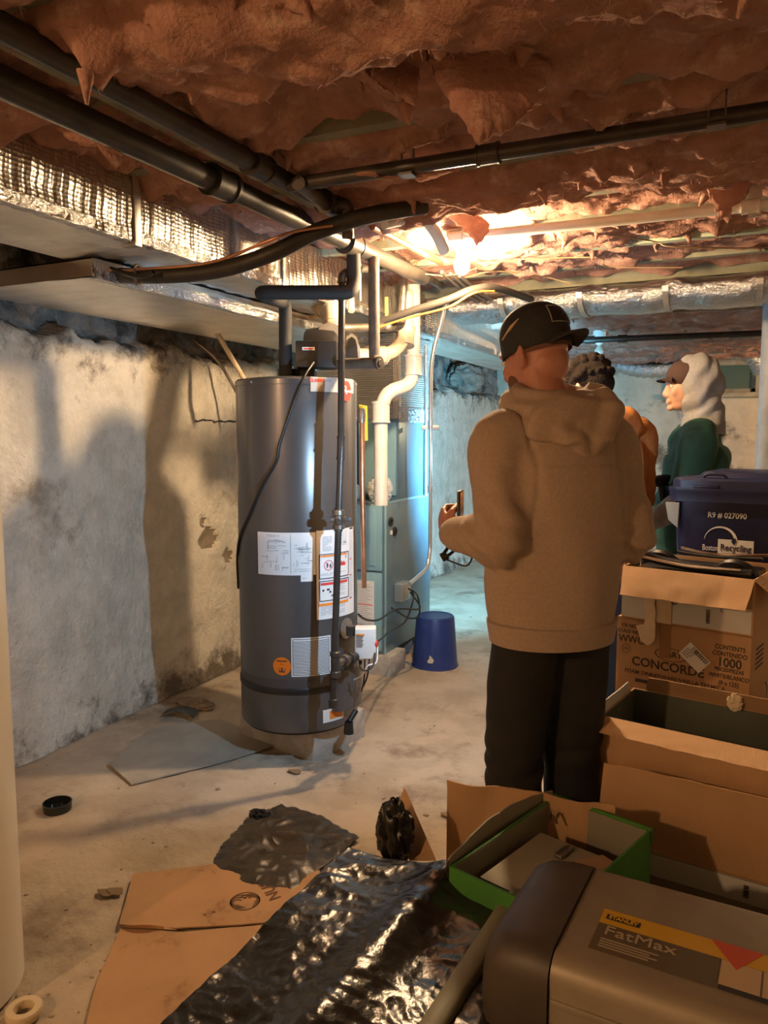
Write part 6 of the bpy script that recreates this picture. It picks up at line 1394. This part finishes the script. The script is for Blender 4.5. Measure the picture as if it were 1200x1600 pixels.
mb.grid(lambda u, v: brim(u, v, 0), 28, 8); mb.grid(lambda u, v: brim(u, v, .004), 28, 8); mb.grid(lambda u, v: brim(u, 1, .004 * v), 28, 2)
obj('brim', mb, m_cap, cp_, ang=50)
# patch outline on the cap front (now at the back of the head)
def onc(a, z, off=1.012):
    k = max(0, (z - .040) / .104); ct = k ** (1 / .72); st = math.sqrt(max(0, 1 - ct * ct)); return H1 @ V((.0845 * off * st * math.cos(a), -.010 + .104 * off * st * math.sin(a), z))
mb = MB(); a0, a1 = -PI / 2 - .50, -PI / 2 + .42; q = []
for k in range(9): q.append(onc(a0 + (a1 - a0) * k / 8, .108))
for k in range(1, 7): q.append(onc(a1, .108 - .050 * k / 6))
for k in range(1, 9): q.append(onc(a1 + (a0 - a1) * k / 8, .058))
for k in range(1, 7): q.append(onc(a0, .058 + .050 * k / 6))
mb.tube(q, .0014, 6); obj('patch_outline', mb, M('grey_stitch', (.30, .29, .27), None, rough=.8), cp_)
mb = MB(); mb.grid(lambda u, v: onc(a0 + (a1 - a0) * u, .058 + .050 * v, 1.006), 12, 8); obj('patch', mb, M('patch_black', (.010, .010, .012), None, rough=.6), cp_, ang=60)
mb = MB()
for k in range(3): mb.tube([onc(-PI / 2 - .15 + .1 * k, .075 + .006 * k, 1.016), onc(-PI / 2 + .12 + .05 * k, .080 + .006 * k, 1.016)], .0012, 6)
obj('patch_emblem', mb, M('patch_grey', (.05, .05, .05), None, rough=.8), cp_)['kind'] = 'stuff'
mb = MB(); mb.tube([onc(-PI - .55, .055), onc(-PI - .1, .075), onc(-PI + .15, .09)], [.002, .005, .001], 8); obj('side_stripe', mb, M('tan_stripe', (.50, .36, .20), None, rough=.8), cp_)
# short hair under the cap, beard
mb = MB(H1); mb.grid(lambda u, v: V((.0775 * math.cos(-PI / 2 + (u - .5) * 3.3), -.012 + .098 * math.sin(-PI / 2 + (u - .5) * 3.3), .036 - .040 * v)), 40, 6); obj('cropped_hair', mb, M('cropped_hair', (.16, .08, .055), (.12, .06, .04), 200, .9), b1, ang=70)
mb = MB(H1); mb.ell((0, .042, -.084), (.050, .050, .032)); mb.ell((-.048, .045, -.062), (.012, .026, .026)); mb.ell((.048, .045, -.062), (.012, .026, .026)); out = remesh(mb, .005, 3); obj('beard', out, M('beard', (.14, .07, .045), None, rough=.95, bump=.6, bscale=200), b1, ang=70)
# phone and its strap
pw = W1 @ (P1['wrL'] + V((.02, .10, .055)))
ph = thing('phone', 'black phone held upright by the man in the taupe hoodie', 'phone', pw, FY)
m_ = Matrix.Translation(W1 @ (P1['wrL'] + V((.045, .115, .05)))) @ Matrix.Rotation(FY + .15, 4, 'Z') @ Matrix.Rotation(-.12, 4, 'X')
PX = D(719, 806, 2.235); m_ = Matrix.Translation(PX + Vector((SN * .0, 0, 0))) @ Matrix.Rotation(FY + 1.0, 4, 'Z')
mb = MB(m_); mb.box(-.036, .036, -.0045, .0045, -.075, .075, .003); obj('case', mb, m_black, ph)
mb = MB(m_); mb.box(-.033, .033, -.0052, -.0046, -.070, .070); obj('screen', mb, M('phone_screen', (.008, .008, .01), None, rough=.08), ph)
st = thing('wrist_strap', 'black strap with plastic buckle dangling from the hand of the man in taupe', 'strap', D(705, 880, 2.2))
mb = MB(); mb.tube([D(706, 838, 2.22), D(702, 852, 2.2), D(694, 864, 2.18)], .005, 8, smooth=5); mb.tube([D(712, 858, 2.2), D(703, 866, 2.18), D(695, 870, 2.18)], .0045, 8, smooth=5); mb.tube([D(697, 874, 2.18), D(712, 880, 2.16), D(728, 884, 2.15), D(736, 876, 2.15), D(739, 862, 2.16)], .0026, 8, smooth=6); obj('webbing', mb, m_cable, st, ang=60)
mb = MB(); c = D(694, 869, 2.18); mb.box(-.010, .010, -.004, .004, -.014, .012, .003, Matrix.Translation(c) @ Matrix.Rotation(YAW, 4, 'Z') @ Matrix.Rotation(-.5, 4, 'Y')); obj('buckle', mb, m_black, st)

# ---------------- man in orange hoodie, beyond the first, looking away and down
B2 = c2r(0.935, 3.30, 0); FY2 = YAW + math.radians(12)
P2 = dict(head=V((-.02, .10, 1.60)), neck=V((0, .02, 1.47)), chest=V((0, 0, 1.28)), pelvis=V((0, 0, .95)),
          shL=V((-.175, .01, 1.40)), shR=V((.175, .01, 1.40)), elL=V((-.19, .06, 1.12)), elR=V((.19, .06, 1.12)), wrL=V((-.10, .27, 1.10)), wrR=V((.10, .27, 1.10)),
          hpL=V((-.085, 0, .90)), hpR=V((.085, 0, .90)), knL=V((-.10, .03, .50)), knR=V((.09, .03, .50)), anL=V((-.26, .06, .09)), anR=V((.10, 0, .09)), ftL=V((-.5, .86, 0)), ftR=V((.1, 1, 0)),
          handL=(V((.3, .9, .1)), V((.5, 0, 1)), V((0, .3, 1))), handR=(V((-.3, .9, .1)), V((-.5, 0, 1)), V((0, .3, 1))))
b2_, W2, H2 = person('person', 'curly-haired man in orange hoodie, seen from behind beyond the man in taupe', B2, FY2, m_skin2, P2, math.radians(22), math.radians(-24))
eyes(b2_, H2); trousers(b2_, W2, P2, M('dark_jeans', (.012, .014, .020), None, rough=.9), .98)
shoe(b2_, W2, P2['anL'], P2['ftL'], M('pale_sneaker', (.55, .45, .42), None, rough=.6)); shoe(b2_, W2, P2['anR'], P2['ftR'], M('pale_sneaker', (.55, .45, .42)))
h2 = hoodie(b2_, W2, P2, m_org, .84, .98)
mb = MB(W2); nk = P2['neck']; ringtube(mb, nk + V((0, -.005, .01)), .100, .095, .038, tilt=math.radians(18)); mb.ell(nk + V((.02, -.11, -.035)), (.115, .05, .075), None, 24, 16); mb.ell(nk + V((.06, -.10, .0)), (.06, .05, .05), None, 20, 14)
obj('hood', folds(remesh(mb, .008, 6, .6), lambda v: .005 * fb(v, 12, 3)), m_org, h2, ang=80)
mb = MB(H2); mb.ell((0, -.02, .045), (.088, .104, .090), None, 28, 20); mb.ell((0, -.065, .0), (.074, .055, .062), None, 24, 16)
r = random.Random(9)
for k in range(150):
    a = r.uniform(0, 2 * PI); t = r.uniform(0, 1.75); q = V((.092 * math.sin(t) * math.cos(a), -.02 + .108 * math.sin(t) * math.sin(a), .045 + .094 * math.cos(t)))
    if q.y > .03 and q.z < .06: continue
    if abs(q.x) > .06 and q.z < .02 and q.y > -.05: continue
    mb.ell(q, (r.uniform(.010, .017),) * 3, None, 8, 6)
obj('hair', remesh(mb, .0045, 2), m_hair, b2_, ang=60)

# ---------------- man in green shirt over grey hooded jersey, side view facing left
B3 = c2r(1.50, 3.72, 0); FY3 = YAW + math.radians(74)
P3 = dict(head=V((-.01, .045, 1.635)), neck=V((0, -.015, 1.47)), chest=V((0, -.01, 1.27)), pelvis=V((0, 0, .94)),
          shL=V((-.175, .0, 1.38)), shR=V((.175, .0, 1.38)), elL=V((-.225, .06, 1.10)), elR=V((.21, .02, 1.10)), wrL=V((-.22, .205, .985)), wrR=V((.14, .27, 1.04)),
          hpL=V((-.085, 0, .89)), hpR=V((.085, 0, .89)), knL=V((-.095, .05, .48)), knR=V((.09, .03, .48)), anL=V((-.10, .03, .09)), anR=V((.09, -.02, .09)),
          handL=(V((.05, .55, -.8)), V((1, .2, 0)), V((0, 1, .4)), (60, 65, 68, 70)), handR=(V((-.2, .9, .1)), V((-.5, 0, -.8)), V((-1, .3, 1)), (50, 55, 58, 60)))
b3_, W3, H3 = person('person', 'man in dark green shirt over grey hooded jersey, side-on by the far window', B3, FY3, m_skin2, P3, math.radians(8), math.radians(-4))
eyes(b3_, H3); trousers(b3_, W3, P3, m_trou, .98)
for sd in 'LR': shoe(b3_, W3, P3['an' + sd], V((0, 1, 0)))
j3 = hoodie(b3_, W3, P3, m_grey, .88, .93, name='grey_jersey', foldamp=.7)
# green short sleeved shirt over it
mb = MB(W3); pv = P3['pelvis']; ch = P3['chest']; nk = P3['neck']; r_ = 1.0
limb(mb, [V((0, 0, .80)), V((0, .01, .90)), V((0, .015, 1.05)), ch, ch + V((0, .005, .085)), nk + V((0, -.005, -.03)), nk + V((0, 0, .0))], [(.180, .150), (.190, .160), (.198, .162), (.202, .150), (.188, .130), (.105, .092), (.085, .082)], 36, 6, up=V((0, 1, 0)))
for sd in 'LR':
    sh, el = P3['sh' + sd], P3['el' + sd]; limb(mb, [ch.lerp(sh, .45) + V((0, 0, .06)), sh, sh.lerp(el, .45), sh.lerp(el, .80)], [.086, .088, .086, .088], 24, 6)
inv3 = W3.inverted()
obj('green_shirt', folds(remesh(mb, .008, 6, .6), lambda v: .006 * fb(inv3 @ v, 5, 3) + .005 * math.sin((inv3 @ v).z * 40 + 6 * fb(inv3 @ v, 3, 2))), m_grn, b3_, ang=80)
mb = MB(); q = W3 @ V((-.14, .135, 1.31)); mb.ell(q, (.010, .010, .004), None, 10, 6); obj('chest_mark', mb, m_paper, b3_)
# cap crown and raised hood
mb = MB(H3); mb.ell((0, -.005, .05), (.083, .102, .080), None, 28, 18); cp3 = obj('brown_cap', remesh(mb, .006, 3), M('brown_cap', (.06, .03, .022), None, rough=.9), b3_, ang=80)
mb = MB(H3); mb.grid(lambda u, v: V((.068 * math.cos(PI * u), .085 + .055 * v * math.sin(PI * u) ** .7, .036 - .012 * v + .010 * math.sin(PI * u))), 24, 6); mb.grid(lambda u, v: V((.068 * math.cos(PI * u), .085 + .055 * v * math.sin(PI * u) ** .7, .040 - .012 * v + .010 * math.sin(PI * u))), 24, 6); obj('brim', mb, M('brown_cap', (.06, .03, .022)), cp3, ang=60)
mb = MB(H3); mb.ell((0, -.048, .030), (.104, .112, .124), None, 30, 20); mb.ell((0, -.11, .0), (.07, .06, .09), None, 20, 14); mb.M = W3
nk = P3['neck']; hh = P3['head']
mb.tube([nk + V((0, -.02, -.07)), nk + V((0, -.02, .0)), nk + V((0, -.015, .07)), hh + V((0, -.045, -.04)), hh + V((0, -.05, .03))], [(.125, .105), (.108, .098), (.096, .090), (.098, .092), (.10, .10)], 28, smooth=5, up=V((0, 1, 0)))
obj('raised_hood', folds(remesh(mb, .007, 6, .6), lambda v: .005 * fb(inv3 @ v, 8, 3) + .004 * math.sin((inv3 @ v).z * 55 + (inv3 @ v).y * 60 + 5 * fb(inv3 @ v, 6, 2))), m_grey, j3, ang=80)
# what he holds
q = W3 @ (P3['wrR'] + V((-.02, .10, .03))); tl_ = thing('cordless_tool', 'black hand tool held at waist height by the man in green', 'tool', q)
c = D(1027, 752, 3.62); m_ = Matrix.Translation(c) @ Matrix.Rotation(YAW + .3, 4, 'Z')
mb = MB(m_); mb.lathe((0, 0, 0), [(0, -.06), (.020, -.058), (.022, -.02), (.028, 0), (.028, .05), (.020, .075), (0, .08)], 20, axis=V((1, 0, .1))); obj('housing', mb, m_black, tl_)
mb = MB(m_); mb.tube([V((.02, 0, -.01)), V((.035, 0, -.09))], [.017, .019], 14); mb.box(-.062, -.04, -.02, .02, -.045, .0, .004); obj('grip', mb, m_black, tl_)

# ---------------- assumed work lamp on an added stand, both hidden behind the men
wlp = thing('assumed_work_lamp', 'assumed bright work lamp on an added thin stand, unseen behind the men, facing the left wall', 'lamp', (WORK.x, WORK.y, 0))
dr = (V((-2.9, 6.6, 1.05)) - WORK).normalized(); c = WORK - dr * .05
mb = MB(); mb.lathe(c, [(0, -.07), (.04, -.06), (.05, -.02), (.075, .02), (.08, .03), (.070, .03), (.03, -.01), (0, -.01)], 28, axis=dr); obj('lamp_head', mb, m_black, wlp)
mb = MB(); mb.cyl(V((WORK.x, WORK.y, .30)), V((c.x, c.y, c.z - .05)), .012, 12); obj('pole', mb, m_strap, wlp)
for k in range(3):
    a = k * 2.09 + .4; mb = MB(); mb.cyl(V((WORK.x, WORK.y, .34)), V((WORK.x + .16 * math.cos(a), WORK.y + .16 * math.sin(a), .008)), .009, 10); obj('leg', mb, m_strap, wlp)
